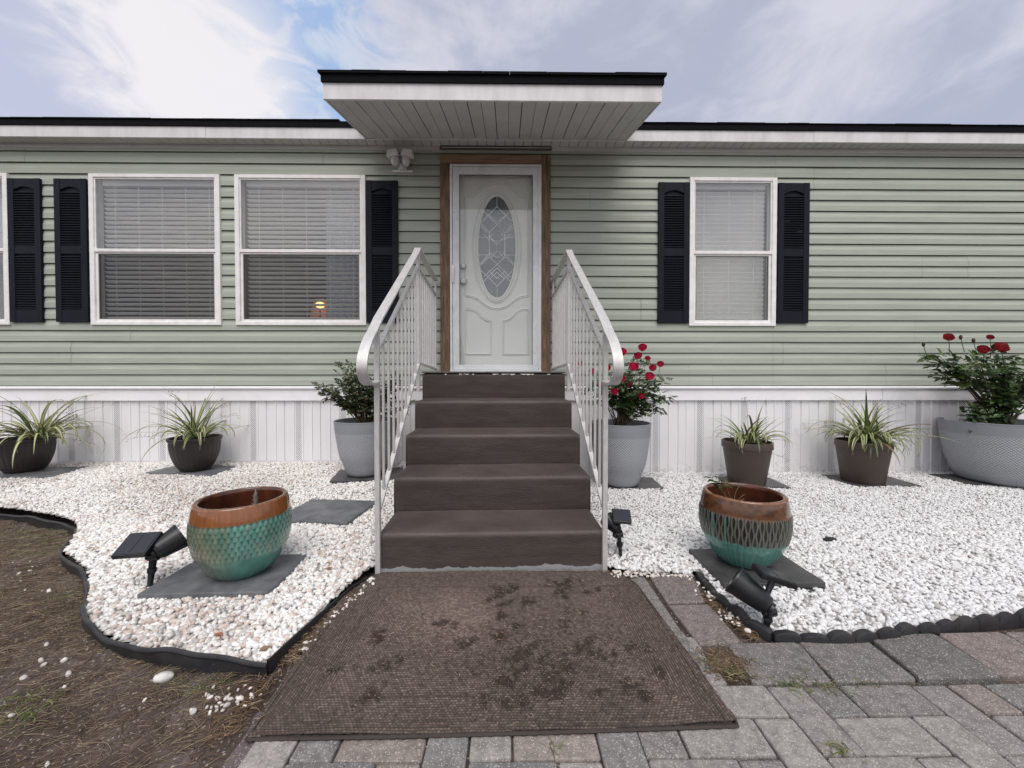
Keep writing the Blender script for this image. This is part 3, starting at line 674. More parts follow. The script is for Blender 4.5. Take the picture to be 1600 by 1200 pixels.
fl = MB(); fl.box(XW0 + .05, XW1 - .05, .09, 3.2, .95, 1.09); hp(fl, 'interior_floor', M['roomdark'])
ce = MB(); ce.box(XW0 + .05, XW1 - .05, .09, 3.2, 3.44, 3.5); hp(ce, 'interior_ceiling', M['room'])
ew = MB(); ew.box(XW0 - .01, XW0 - .002, 0, 6, .95, 3.45); ew.box(XW1 + .002, XW1 + .01, 0, 6, .95, 3.45); ew.box(XW0, XW1, 5.99, 6.0, 0, 3.6); hp(ew, 'end_wall', M['siding'])

# trim band and ledge over the skirting
tr = MB()
for i, (a, b) in enumerate(((XW0, -3.29), (-3.287, 1.1), (1.103, 3.95), (3.953, XW1))):
    y = -.036 - .0015 * (i % 2)
    tr.prism([(y, .803), (y + .006, .925), (.0, .925), (.0, .803)], a, b, 'x')
for i, (a, b) in enumerate(((XW0, -3.52), (-3.517, 3.8), (3.803, XW1))):
    tr.prism([(-.052, .927), (-.050, .941), (-.012, .952), (-.001, .952), (-.001, .927)], a, b, 'x')
hp(tr, 'trim_band', M['white'])
# ribbed skirting
sk = MB(); pf = MB(); x = XW0; i = 0; P_ = .0934; off = (-4.55 - XW0) % (5 * P_)
x = XW0 - (5 * P_ - off); pts = []
while x < XW1:
    f0, f1 = x, x + P_ - .018
    if i % 5 == 0:
        sk.add([(f0, -.012, -.05), (f0 + .008, -.012, -.05), (f0 + .008, -.012, .803), (f0, -.012, .803)], [(0, 1, 2, 3)])
        sk.add([(f1 - .008, -.012, -.05), (f1, -.012, -.05), (f1, -.012, .803), (f1 - .008, -.012, .803)], [(0, 1, 2, 3)])
        pf.add([(f0 + .008, -.012, -.05), (f1 - .008, -.012, -.05), (f1 - .008, -.012, .803), (f0 + .008, -.012, .803)], [(0, 1, 2, 3)])
    else: sk.add([(f0, -.012, -.05), (f1, -.012, -.05), (f1, -.012, .803), (f0, -.012, .803)], [(0, 1, 2, 3)])
    y_ = .0 if i % 2 else -.020
    if i % 5 in (4, 0): y_ = -.019
    q = [(f1, -.012), (f1 + .004, y_), (f1 + .014, y_), (f1 + .018, -.012)]
    for (xa, ya), (xc, yc) in zip(q[:-1], q[1:]): sk.add([(xa, ya, -.05), (xc, yc, -.05), (xc, yc, .803), (xa, ya, .803)], [(0, 1, 2, 3)])
    x += P_; i += 1
skt = hp(sk, 'skirting', M['skirt']); hp(pf, 'vent_strip', M['perf'], skt)
jc = MB(); jc.box(XW0, -.8, -.030, -.0215, .10, .180); jc.box(.7, XW1, -.030, -.0215, -.02, .040); hp(jc, 'bottom_channel', M['fascia'], skt)

# eaves, fascia, roof
so_ = MB(); x = XW0
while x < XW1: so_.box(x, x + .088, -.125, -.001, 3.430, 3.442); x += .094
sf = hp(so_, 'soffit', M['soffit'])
sb = MB(); sb.box(XW0, XW1, -.124, -.001, 3.443, 3.50); hp(sb, 'soffit_backing', M['track'], sf)
jt = MB(); jt.box(XW0, -.70, -.022, -.0155, 3.386, 3.4285); jt.box(.46, XW1, -.022, -.0155, 3.386, 3.4285); hp(jt, 'soffit_trim', M['soffit'], sf)
fa = MB(); fa.box(XW0, -3.0, -.140, -.1255, 3.424, 3.531); fa.box(-2.998, 3.1, -.1385, -.1255, 3.424, 3.531); fa.box(3.102, XW1, -.140, -.1255, 3.424, 3.531); hp(fa, 'fascia', M['fascia'])
rf = MB()
rf.prism([(-.150, 3.533), (-.150, 3.590), (3.0, 4.30), (6.2, 3.58), (6.2, 3.53), (3.0, 4.2), (-.12, 3.533)], XW0 - .05, XW1 + .05, 'x')
x = XW0; srng = random.Random(3)
while x < XW1:
    wd = srng.uniform(.16, .34)
    if not (-1.45 < x + wd and x < 1.23): rf.prism([(-.158, 3.5925), (-.158, 3.601 + srng.uniform(0, .005)), (.3, 3.71), (.3, 3.70)], x, min(x + wd - .003, XW1), 'x')
    x += wd
hp(rf, 'roof', M['black_metal'])
# canopy over the door: a run-on of the roof slope
SL = .272; zs = lambda y: 3.200 + SL * (y + 1.0)
def slab_sl(mb, x0, x1, y0, y1, t0, t1): mb.prism([(y0, zs(y0) + t0), (y1, zs(y1) + t0), (y1, zs(y1) + t1), (y0, zs(y0) + t1)], x0, x1, 'x')
cs = MB(); x = -1.405; k = 0
while x < 1.185:
    x1 = min(x + .1035, 1.192); slab_sl(cs, x, x1, -.985, -.118, 0, .010); x = x1 + (.0075 if k % 2 else .0035); k += 1
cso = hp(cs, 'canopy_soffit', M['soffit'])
cb = MB(); slab_sl(cb, -1.39, 1.18, -.98, -.12, .012, .10); hp(cb, 'canopy_frame', M['track'], cso)
cf = MB(); cf.box(-1.425, 1.205, -1.008, -.988, 3.195, 3.320)
for xa, xc in ((-1.425, -1.410), (1.195, 1.205 + .002)): slab_sl(cf, xa, xc, -.987, .3, -.004, .12)
hp(cf, 'canopy_fascia', M['fascia'])
cr = MB(); slab_sl(cr, -1.437, 1.219, -1.022, .9, .124, .186)
x = -1.455; srng = random.Random(9)
while x < 1.23:
    x1 = min(x + srng.uniform(.2, .33), 1.236); slab_sl(cr, x, x1 - .002, -1.036, .9, .1875, .205 + srng.uniform(0, .006)); x = x1
hp(cr, 'canopy_roof', M['black_metal'])
dt = MB(); dt.box(-.69, .455, -.034, -.016, 3.392, 3.428); ho = hp(dt, 'header_track', M['track'])
dt = MB(); dt.box(-.68, .445, -.040, -.0345, 3.404, 3.409); hp(dt, 'track_edge', M['soffit'], ho)

# windows
def window(x0, x1, tilt, curtain=None, hand=0, low='screen_glass'):
    z0, z1 = WZ0, WZ1; zm = 2.348; fw = .034
    f = MB()
    f.box(x0 - .012, x0 + fw, -.034, .0, z0 - .008, z1 + .010); f.box(x1 - fw, x1 + .012, -.034, .0, z0 - .008, z1 + .010)
    f.box(x0 + fw, x1 - fw, -.034, .0, z1 - .026, z1 + .010); f.box(x0 + fw, x1 - fw, -.034, .0, z0 - .008, z0 + .026)
    W_ = hp(f, 'window', M['frame'], bevel=.003)
    r = MB()    # reveal behind the frame
    r.box(x0 + .001, x0 + .012, .001, .09, z0, z1); r.box(x1 - .012, x1 - .001, .001, .09, z0, z1); r.box(x0 + .012, x1 - .012, .001, .09, z1 - .012, z1 - .001); r.box(x0 + .012, x1 - .012, .001, .12, z0 + .001, z0 + .012)
    hp(r, 'reveal', M['frame'], W_)
    a, b = x0 + fw, x1 - fw
    u = MB(); u.box(a, a + .014, -.024, -.004, zm + .014, z1 - .026); u.box(b - .014, b, -.024, -.004, zm + .014, z1 - .026); u.box(a + .014, b - .014, -.024, -.004, z1 - .042, z1 - .026); u.box(a - .004, b + .004, -.030, -.004, zm - .018, zm + .014)
    hp(u, 'upper_sash', M['frame'], W_, bevel=.002)
    l = MB(); l.box(a, a + .026, -.018, .004, z0 + .026, zm - .018); l.box(b - .026, b, -.018, .004, z0 + .026, zm - .018); l.box(a + .026, b - .026, -.018, .004, z0 + .026, z0 + .052); l.box(a + .026, b - .026, -.018, .004, zm - .034, zm - .0185)
    hp(l, 'lower_sash', M['frame'], W_, bevel=.002)
    g_ = MB()
    for q in ((a + .026, a + .033), (b - .033, b - .026)): g_.box(q[0], q[1], -.017, .003, z0 + .052, zm - .034)
    g_.box(a + .033, b - .033, -.017, .003, zm - .041, zm - .034); g_.box(a + .033, b - .033, -.017, .003, z0 + .052, z0 + .058)
    hp(g_, 'gasket', M['gasket'], W_)
    p = MB(); p.box(a + .014, b - .014, -.014, -.010, zm + .014, z1 - .042); hp(p, 'pane', M['win_glass'], W_)
    p = MB(); p.box(a + .033, b - .033, -.010, -.006, z0 + .058, zm - .041); hp(p, 'pane', M[low], W_)
    if tilt is not None:
        bl = MB(); zz = z0 + .075; ba, bb = x0 + .075, x1 - .02
        if hand: ba, bb = x0 + .02, x1 - .075
        sr = random.Random(int(x0 * 100))
        while zz < z1 - .09:
            t = R(tilt + sr.uniform(-2.5, 2.5)); sag = sr.uniform(-.002, .002); n = 6; yc = .046; h = .0165 if tilt < 40 else .0245
            vs = []
            for i in range(n + 1):
                x = ba + (bb - ba) * i / n; dz = sag * math.sin(math.pi * i / n) + .0012 * math.sin(i * 2 + zz * 40)
                for s_, cz in ((-1, 0), (0, .0028), (1, 0)): vs.append((x, yc + s_ * h * math.cos(t), zz + dz - s_ * h * math.sin(t) + cz))
                for s_, cz in ((1, 0), (0, .0028), (-1, 0)): vs.append((x, yc + s_ * h * math.cos(t), zz + dz - s_ * h * math.sin(t) + cz - .0028))
            fs = [(i * 6 + j, i * 6 + (j + 1) % 6, i * 6 + 6 + (j + 1) % 6, i * 6 + 6 + j) for i in range(n) for j in range(6)]
            bl.add(vs, fs); zz += .0470
        bl.box(ba, bb, .025, .07, z1 - .085, z1 - .013); bl.box(ba, bb, .028, .066, z0 + .028, z0 + .050)
        hp(bl, 'blind', M['blind'], W_)
        co = MB(); m_ = 5 if x1 - x0 > 1 else 3
        for i in range(m_):
            x = ba + (bb - ba) * (i + .5) / m_ + .01
            for y in (.0195,): co.box(x - .0016, x + .0016, y, y + .002, z0 + .03, z1 - .08)
        hp(co, 'blind_cord', M['cord'], W_)
    if curtain:
        c0, c1, y, mk, zt = curtain; n = 90; vs = []
        for i in range(n):
            x = c0 + (c1 - c0) * i / (n - 1); yy = y + .018 * math.sin(i * .62) + .010 * math.sin(i * .23 + 1)
            vs += [(x, yy, z0 - .2), (x, yy, zt)]
        cu = MB().add(vs, [(2 * i, 2 * i + 2, 2 * i + 3, 2 * i + 1) for i in range(n - 1)]); hp(cu, 'curtain', M[mk], W_, smooth='all')
    return W_
window(*WIN[0], None, (-6.5, -5.06, .10, 'sheer', 3.2))
window(*WIN[1], 36)
window(*WIN[2], 33, (-1.98, -1.40, .20, 'curtain', 3.3))
window(*WIN[3], 50, (1.92, 2.79, .16, 'sheer', 3.3), 1, 'clear_glass')
# shutters
def shutter(x0, x1, z0=1.611, z1=3.066):
    f = MB(); st = .060; y0, y1 = -.040, -.015; zm = 2.345
    f.box(x0, x0 + st, y0, y1, z0, z1); f.box(x1 - st, x1, y0, y1, z0, z1)
    a, b = x0 + st, x1 - st
    f.box(a, b, y0 + .003, y1, z0, z0 + .125); f.box(a, b, y0 + .003, y1, zm - .042, zm + .042)
    # arched top rail
    n = 10; arch = [(a, z1), (a, z1 - .115)] + [(a + (b - a) * i / n, z1 - .115 + .032 * math.sin(math.pi * i / n)) for i in range(1, n)] + [(b, z1 - .115), (b, z1)]
    f.prism(arch[::-1], y0 + .003, y1)
    for z in (z1 - .03, zm, z0 + .05):
        for x in (x0 + .03, x1 - .03):
            f.lathe([(.001, 0), (.006, 0.001), (.007, .003)], 8)
            k = 24; f.v[-k:] = [(x + p[0], y0 - .003 + p[2], z + p[1]) for p in f.v[-k:]]
    s = hp(f, 'shutter', M['shutter'], bevel=.003)
    l = MB(); l.box(a, b, -.020, -.0155, z0 + .12, z1 - .08)
    for q0, q1 in ((z0 + .135, zm - .05), (zm + .052, z1 - .120)):
        n = int((q1 - q0) / .0240); d = (q1 - q0) / n
        for i in range(n):
            zz = q0 + d * i; l.prism([(-.0365, zz), (-.0365, zz + .006), (-.0205, zz + .020), (-.0205, zz + .012)], a + .001, b - .001, 'x')
    hp(l, 'louvres', M['shutter'], s)
for a, b in ((-5.083, -4.756), (-4.617, -4.292), (-1.455, -1.128), (1.566, 1.893), (2.820, 3.148)): shutter(a, b)

# door: weathered casing, storm door, entry door
def kx(px): return (px - 793) * .00673 + .006
def kz(py): return 1.04 + (590 - py) * .00671
wd = MB(); wd.box(-.694, -.594, -.042, .03, 1.085, 3.24); wd.box(.352, .446, -.042, .03, 1.085, 3.335)
dc = hp(wd, 'door_casing', M['wood'], bevel=.004)
wd = MB(); wd.box(-.694, .351, -.040, .03, 3.2415, 3.335); hp(wd, 'lintel', M['woodh'], dc, bevel=.004)
sd_ = MB()
X0, X1, Z0, Z1 = -.592, .350, 1.118, 3.232
sd_.box(X0, X0 + .024, -.050, .03, Z0, Z1); sd_.box(X1 - .024, X1, -.050, .03, Z0, Z1); sd_.box(X0 + .024, X1 - .024, -.050, .03, Z1 - .022, Z1); sd_.box(X0, X1, -.075, .03, 1.085, Z0)
stf = hp(sd_, 'storm_door', M['storm'], bevel=.003)
lf = MB(); a, b = X0 + .028, X1 - .028; ga, gb, gz0, gz1 = -.498, .262, 1.172, 3.130
lf.box(a, ga, -.046, -.018, Z0 + .004, Z1 - .026); lf.box(gb, b, -.046, -.018, Z0 + .004, Z1 - .026); lf.box(ga, gb, -.046, -.018, gz1, Z1 - .026); lf.box(ga, gb, -.046, -.018, Z0 + .004, gz0)
hp(lf, 'storm_leaf', M['storm'], stf, bevel=.003)
gk = MB(); gk.box(ga, ga + .006, -.040, -.024, gz0, gz1); gk.box(gb - .006, gb, -.040, -.024, gz0, gz1); gk.box(ga + .006, gb - .006, -.040, -.024, gz1 - .006, gz1); hp(gk, 'gasket', M['gasket'], stf)
gp = MB(); gp.box(ga + .006, gb - .006, -.034, -.030, gz0, gz1 - .006); hp(gp, 'pane', M['storm_glass'], stf)
hd = MB(); hx = kx(709); hd.box(hx - .012, hx + .014, -.062, -.046, 2.10, 2.20); hd.tube([(hx, -.06, 2.17), (hx, -.085, 2.16), (hx, -.09, 2.11), (hx, -.062, 2.02)], .010, 8); hp(hd, 'handle', M['white_plastic'], stf, smooth=True)
hg = MB()
hg.box(X1 - .0295, X1 - .0225, -.053, -.0505, 1.14, 3.20)
hp(hg, 'hinge_strip', M['frame'], stf)
cl = MB(); cl.box(kx(757), kx(764), -.030, -.012, kz(278), kz(271)); hp(cl, 'door_closer_catch', M['plastic'], stf)
dr = MB(); ocx, ocz, oa, ob = -.110, 2.418, .197, .535; n = 64
oval = [(ocx + oa * math.cos(2 * math.pi * i / n), ocz + ob * math.sin(2 * math.pi * i / n)) for i in range(n)]
# slab face with an oval opening
DX0, DX1, DZ0, DZ1 = -.57, .33, 1.105, 3.205
vs = []; 
for i in range(n):
    t = 2 * math.pi * i / n; dx, dz = math.cos(t), math.sin(t); x, z_ = oval[i]
    k = min(((DX1 - ocx) if dx > 0 else (ocx - DX0)) / (abs(dx) + 1e-9), ((DZ1 - ocz) if dz > 0 else (ocz - DZ0)) / (abs(dz) + 1e-9))
    vs += [(x, .025, z_), (ocx + dx * k, .025, ocz + dz * k)]
corner = {}
dr.add(vs, [(2 * i, 2 * i + 1, 2 * ((i + 1) % n) + 1, 2 * ((i + 1) % n)) for i in range(n)])
for cxx, czz in ((DX0, DZ0), (DX1, DZ0), (DX1, DZ1), (DX0, DZ1)):
    best = []
    for i in range(n):
        p, q = vs[2 * i + 1], vs[2 * ((i + 1) % n) + 1]
        if (abs(p[0] - cxx) < 1e-6 and abs(q[2] - czz) < 1e-6) or (abs(q[0] - cxx) < 1e-6 and abs(p[2] - czz) < 1e-6): dr.add([p, q, (cxx, .025, czz)], [(0, 1, 2)])
dr.box(DX0, DX1, .060, .07, DZ0, DZ1)
door = hp(dr, 'door', M['door'])
mo = MB(); Y0 = .025
def mould(pts, r=.010, closed=False):
    P = [(kx(640 + x / 3), Y0, kz(200 + y / 3)) for x, y in pts]
    if closed: P.append(P[0])
    P = np.array(P); n_ = len(P); T = np.gradient(P, axis=0)
    if closed: T[0] = T[-1] = P[1] - P[-2]
    T /= np.linalg.norm(T, axis=1)[:, None]; Nn = np.stack([T[:, 2], 0 * T[:, 0], -T[:, 0]], 1); vs = []
    prf = [(-1.7, 0), (-1.2, -.95), (-.4, -.05), (.35, -1.25), (1.2, -1.0), (1.7, 0)]
    for p, q in zip(P, Nn):
        for a_, h_ in prf: vs.append(p + q * a_ * r + np.array([0, h_ * r, 0]))
    k = len(prf); mo.add(vs, [(i * k + j, i * k + k + j, i * k + k + j + 1, i * k + j + 1) for i in range(n_ - 1) for j in range(k - 1)])
up = [(262, 785), (262, 326)] + [tuple(p) for p in catmull([(262, 326), (298, 316), (335, 282), (370, 266), (407, 262), (444, 266), (479, 282), (516, 316), (551, 326)], 6)] + [(551, 785)]
lowr = [tuple(p) for p in catmull([(551, 785), (520, 790), (490, 806), (455, 832), (407, 846), (359, 832), (324, 806), (293, 790), (262, 785)], 6)]
mould(up + lowr[:-1], .010, True)
mould([(407 + 108 * math.cos(t), 562 + 250 * math.sin(t)) for t in np.linspace(0, 2 * math.pi, 60)[:-1]], .012, True)
mould([(407 + 93 * math.cos(t), 559 + 243 * math.sin(t)) for t in np.linspace(0, 2 * math.pi, 60)[:-1]], .010, True)
for s_ in (1, -1):
    f_ = lambda x: 407 + s_ * (x - 407)
    cv = [(f_(p[0]), p[1]) for p in catmull([(262, 850), (290, 850), (315, 862), (335, 884), (355, 898), (378, 904)], 5)]
    mould(cv + [(f_(378), 1060), (f_(262), 1060)], .009, True)
hp(mo, 'moulding', M['door'], door, smooth=True)
og = MB(); og.add([(x, .034, z_) for x, z_ in oval], [tuple(range(n))]); og_ = hp(og, 'oval_pane', M['oval_glass'], door)
cm = MB()
def seg(x0, y0, x1, y1, r=.0035):
    P = []
    for t in np.linspace(0, 1, 24):
        x, y = x0 + (x1 - x0) * t, y0 + (y1 - y0) * t
        if (x / 87) ** 2 + (y / 236) ** 2 <= 1: P.append((ocx + x * .00225, .031, ocz - y * .00225))
    if len(P) > 1: cm.tube([P[0], P[-1]], r, 5)
for s_ in (1, -1):
    for q in ((0, -238, 0, -185), (0, 185, 0, 238), (0, -185, 90, -95), (0, 185, 90, 95), (0, -165, 0, -165), (0, -100, 80, -180), (0, 100, 80, 180), (0, -100, 36, -64), (36, -64, 36, 48), (36, 48, 0, 84),
              (0, -112, 45, -150), (36, -64, 90, -120), (46, -64, 96, -110), (36, 48, 90, 100), (46, 48, 96, 96), (36, -42, 100, -42), (36, 40, 100, 40), (0, -20, 36, -42), (0, -30, 0, 30), (0, -8, 30, -36), (0, 20, 30, 52), (0, 52, 36, 30),
              (18, -60, 36, -42), (36, -30, 62, -56), (36, 34, 62, 62), (0, 84, 60, 140), (0, 150, 40, 112), (0, 120, 32, 150)):
        seg(s_ * q[0], q[1], s_ * q[2], q[3], .0056 if abs(q[0] - q[2]) < 1 else .0044)
hp(cm, 'leaded_lines', M['caming'], og_)
for (px, py, r_, nm) in ((721, 417, .030, 'deadbolt'), (721, 440, .036, 'door_knob')):
    kb = MB(); kb.lathe([(.001, -.045), (r_ * .7, -.043), (r_ * .95, -.03), (r_, -.018), (r_ * .55, -.008), (r_ * 1.05, -.003), (r_ * 1.05, 0)], 20)
    kb.v = [(kx(px) + p[0] + .02, Y0 + p[2], kz(py) + p[1]) for p in kb.v]; hp(kb, nm, M['chrome'], door, smooth=True)

# security light
fx = empty('security_light', (-1.080, -.018, 3.250), 'white twin head motion security light on the wall left of the door', 'outdoor light'); fx.scale = (.90, .90, .90)
b_ = MB(); b_.box(-.115, .115, -.02, .0, -.105, -.085); b_.box(-.045, .045, -.03, .0, -.085, .03); b_.build('base', M['white_plastic'], fx, bevel=.004)
for s_ in (-1, 1):
    sh = MB(); c0 = s_ * .075
    outer = [(c0 - .066, .100), (c0 + .066, .100), (c0 + .066, .025), (c0 - .066, .025)]
    # hood: open-bottomed flared box leaning outward
    w0, w1 = .066, .050; yF, yB = -.15, -.055
    vs = [(c0 - w0, yF, .02), (c0 + w0, yF, .02), (c0 + w0, yB, .035), (c0 - w0, yB, .035), (c0 - w1, yF + .01, .095), (c0 + w1, yF + .01, .095), (c0 + w1, yB, .100), (c0 - w1, yB, .100)]
    sh.add(vs, [(4, 5, 6, 7), (0, 1, 5, 4), (1, 2, 6, 5), (2, 3, 7, 6), (3, 0, 4, 7), (3, 2, 1, 0)])
    h_ = sh.build('lamp_hood', M['white_plastic'], fx, bevel=.005); h_.rotation_euler = (0, R(s_ * 8), 0)
    ln = MB(); ln.lathe([(.001, -.07), (.030, -.06), (.043, -.03), (.046, .015), (.040, .03)], 20); ln.v = [(c0 + p[0] - s_ * .012, -.095 + p[1], p[2] - .012) for p in ln.v]; ln.build('bulb_cover', M['lens'], fx, smooth=True)
    ar = MB(); ar.tube([(0, -.025, -.03), (s_ * .03, -.05, 0), (s_ * .05, -.06, .05)], .010, 8); ar.build('arm', M['white_plastic'], fx, smooth=True)
sn = MB(); sn.lathe([(.001, -.062), (.026, -.058), (.032, -.03), (.028, .0)], 18); sn.v = [(p[0], -.055 + p[1], p[2] - .045) for p in sn.v]; sn.build('motion_sensor', M['lens'], fx, smooth=True)

# lamp in the room
lp = empty('floor_lamp', (-2.53, 1.2, 1.09), 'lit lamp glowing orange behind the blinds of the window nearest the door', 'lamp')
q = MB(); q.lathe([(.14, 0), (.14, .02), (.02, .03), (.012, .05), (.012, .86), (.001, .86)], 24); q.build('stand', M['track'], lp, smooth=True)
q = MB(); q.sphere((0, 0, .93), .052, 14, 9, (1.2, 1, .8)); q.build('bulb', M['lampglow'], lp, smooth=True)
q = MB(); q.lathe([(.13, .80), (.19, .74), (.20, .73), (.135, 1.02), (.12, 1.02), (.185, .75), (.13, .80)][1:6], 28); q.v = [(p[0] - .06, p[1] + .26, p[2] + .02) for p in q.v]; q.build('lamp_shade', M['lampshade'], lp, smooth=True)
q = MB(); q.sphere((-.03, .2, 1.03), .030, 12, 8, (1.4, 1, .6)); q.build('bulb', M['lampglow'], lp, smooth=True)

# ================================================================== STEPS
ROT = .027
def sxf(x, y): return (x - .0) - ROT * (y + 1.985)
st = empty('front_steps', (-.08, -1.985, 0), 'dark brown painted concrete steps rising to the front door', 'steps'); st.rotation_euler = (0, 0, ROT)
TZ = [.212, .430, .645, .862, 1.078]; TY = [0, .312, .622, .925, 1.225]; TD = [.36, .36, .36, .36, .72]
def step_profile():
    P = [(0.006, -.03)]
    for i, (z_, y) in enumerate(zip(TZ, TY)):
        zb = -.03 if i == 0 else TZ[i - 1]
        r = .020
        if i: P += [(y + .014, zb + .006), (y + .010, zb + .016)]
        P += [(y + .002, z_ - .045), (y - .002, z_ - .028)]
        for a_ in (180, 150, 120, 90): P.append((y - .002 + r + r * math.cos(R(a_)), z_ - r + r * math.sin(R(a_))))
        P.append((y + .1, z_ - .001))
        if i < 4: P.append((TY[i + 1] - .004, z_ - .001))
    P += [(1.93, 1.076)]
    return P
pr = step_profile(); hw = .605
sm = MB(); nx = 60; vs = []
for i in range(nx + 1):
    x = -hw + 2 * hw * i / nx; e = min(1, (hw - abs(x)) / .012 + .0)
    for j, (y, z_) in enumerate(pr):
        wv = (vnoise(x * 4, y * 5 + z_ * 7, 4) - .5) * .004
        vs.append((x, y + wv * .7, z_ + wv - (.006 if abs(x) > hw - .001 and z_ > 0 else 0)))
k = len(pr); sm.add(vs, [(i * k + j, i * k + k + j, i * k + k + j + 1, i * k + j + 1) for i in range(nx) for j in range(k - 1)])
for sgn in (-1, 1):
    x = sgn * hw; base = 0 if sgn < 0 else nx * k; side = [vs[base + j] for j in range(k)]; low = [(x, p[1], -.03) for p in side]
    sm.add(side + low, [(j, j + 1, k + j + 1, k + j) for j in range(k - 1)])
sm.build('stair_block', M['steps'], st, smooth=50)
tp = MB(); tp.box(-hw - .004, hw + .004, 1.212, 1.935, 1.0800, 1.092); tp.build('landing_cap', mat('worn_landing_edge', (.15, .135, .125), .7, var=.2, vscale=14), st, bevel=.003)
sr = random.Random(2)
for (cx, L_) in ((-.30, .03), (-.26, .05), (-.19, .02), (-.02, .06), (.06, .08), (.13, .05), (.22, .10), (.31, .03), (-.42, .02), (.45, .03)):
    n_ = 6; top_ = [(cx + L_ * i / n_, 1.0725) for i in range(n_ + 1)]; bot = [(cx + L_ * i / n_, 1.0725 - sr.uniform(.003, .014) * math.sin(math.pi * (i + .5) / (n_ + 1))) for i in range(n_, -1, -1)]
    MB().add([(x, 1.2175, z_) for x, z_ in top_ + bot], [tuple(range(len(top_ + bot)))]).build('paint_chip', M['paint_chip'], st)

# railings, one each side
def railing(side, label):
    x = side * .605; t = empty('stair_railing', (-.08, -1.985, 0), label, 'railing', 'white metal railings of the steps'); t.rotation_euler = (0, 0, ROT)
    a, b = x - .013, x + .013
    def part(mb, nm, **k): return mb.build(nm, M['rail'], t, **k)
    yp = 1.055   # landing post
    m_ = MB(); m_.box(a, b, -.018, .008, -.02, 1.325); part(m_, 'post', bevel=.002)
    m_ = MB(); m_.box(a, b, yp - .013, yp + .013, .93, 2.055); part(m_, 'post', bevel=.002)
    m_ = MB(); m_.box(a + .004, b - .004, 1.915, 1.935, 1.095, 2.04); part(m_, 'post', bevel=.002)
    sl = (2.065 - 1.345) / yp
    curve = [(yp, 2.075), (yp - .02, 2.060)] + [(yy, 1.345 + sl * yy) for yy in np.linspace(yp - .08, .02, 8)] + [tuple(p) for p in catmull([(-.06, 1.292), (-.15, 1.225), (-.215, 1.150), (-.235, 1.085), (-.205, 1.030), (-.14, 1.003), (-.05, 1.008), (-.019, 1.014)], 5)]
    fl_ = [(1.94, 2.045), (yp + .05, 2.072), (yp, 2.075)]
    m_ = MB(); m_.ribbon_x([(p[0], p[1]) for p in curve], x - .025, x + .025, -.012); part(m_, 'handrail', smooth=35)
    m_ = MB(); m_.ribbon_x(fl_, x - .025, x + .025, -.012); part(m_, 'handrail')
    sg = (1.93 - 1.20) / yp
    m_ = MB(); m_.ribbon_x([(yp - .014, 1.93), (.009, 1.20)], x - .012, x + .012, -.014); part(m_, 'top_rail')
    m_ = MB(); m_.ribbon_x([(1.914, 1.895), (yp + .014, 1.925)], x - .012, x + .012, -.014); part(m_, 'top_rail')
    sb_ = (1.135 - .35) / yp
    m_ = MB(); m_.ribbon_x([(yp - .014, 1.150), (.009, .345)], x - .013, x + .013, -.014); part(m_, 'bottom_rail')
    m_ = MB(); m_.ribbon_x([(1.914, 1.135), (yp + .014, 1.165)], x - .013, x + .013, -.014); part(m_, 'bottom_rail')
    for i in range(9):
        yy = .105 * (i + 1); m_ = MB(); m_.box(x - .0065, x + .0065, yy - .006, yy + .006, .345 + (1.15 - .345) / yp * yy, 1.195 + sg * yy); part(m_, 'baluster')
    for i in range(8):
        yy = yp + .0955 * (i + 1); m_ = MB(); m_.box(x - .0065, x + .0065, yy - .006, yy + .006, 1.165 - .02 * (yy - yp), 1.922 - .03 * (yy - yp)); part(m_, 'baluster')
railing(-1, 'white metal railing along the left side of the brown steps')
railing(1, 'white metal railing along the right side of the brown steps, beside the pink roses')

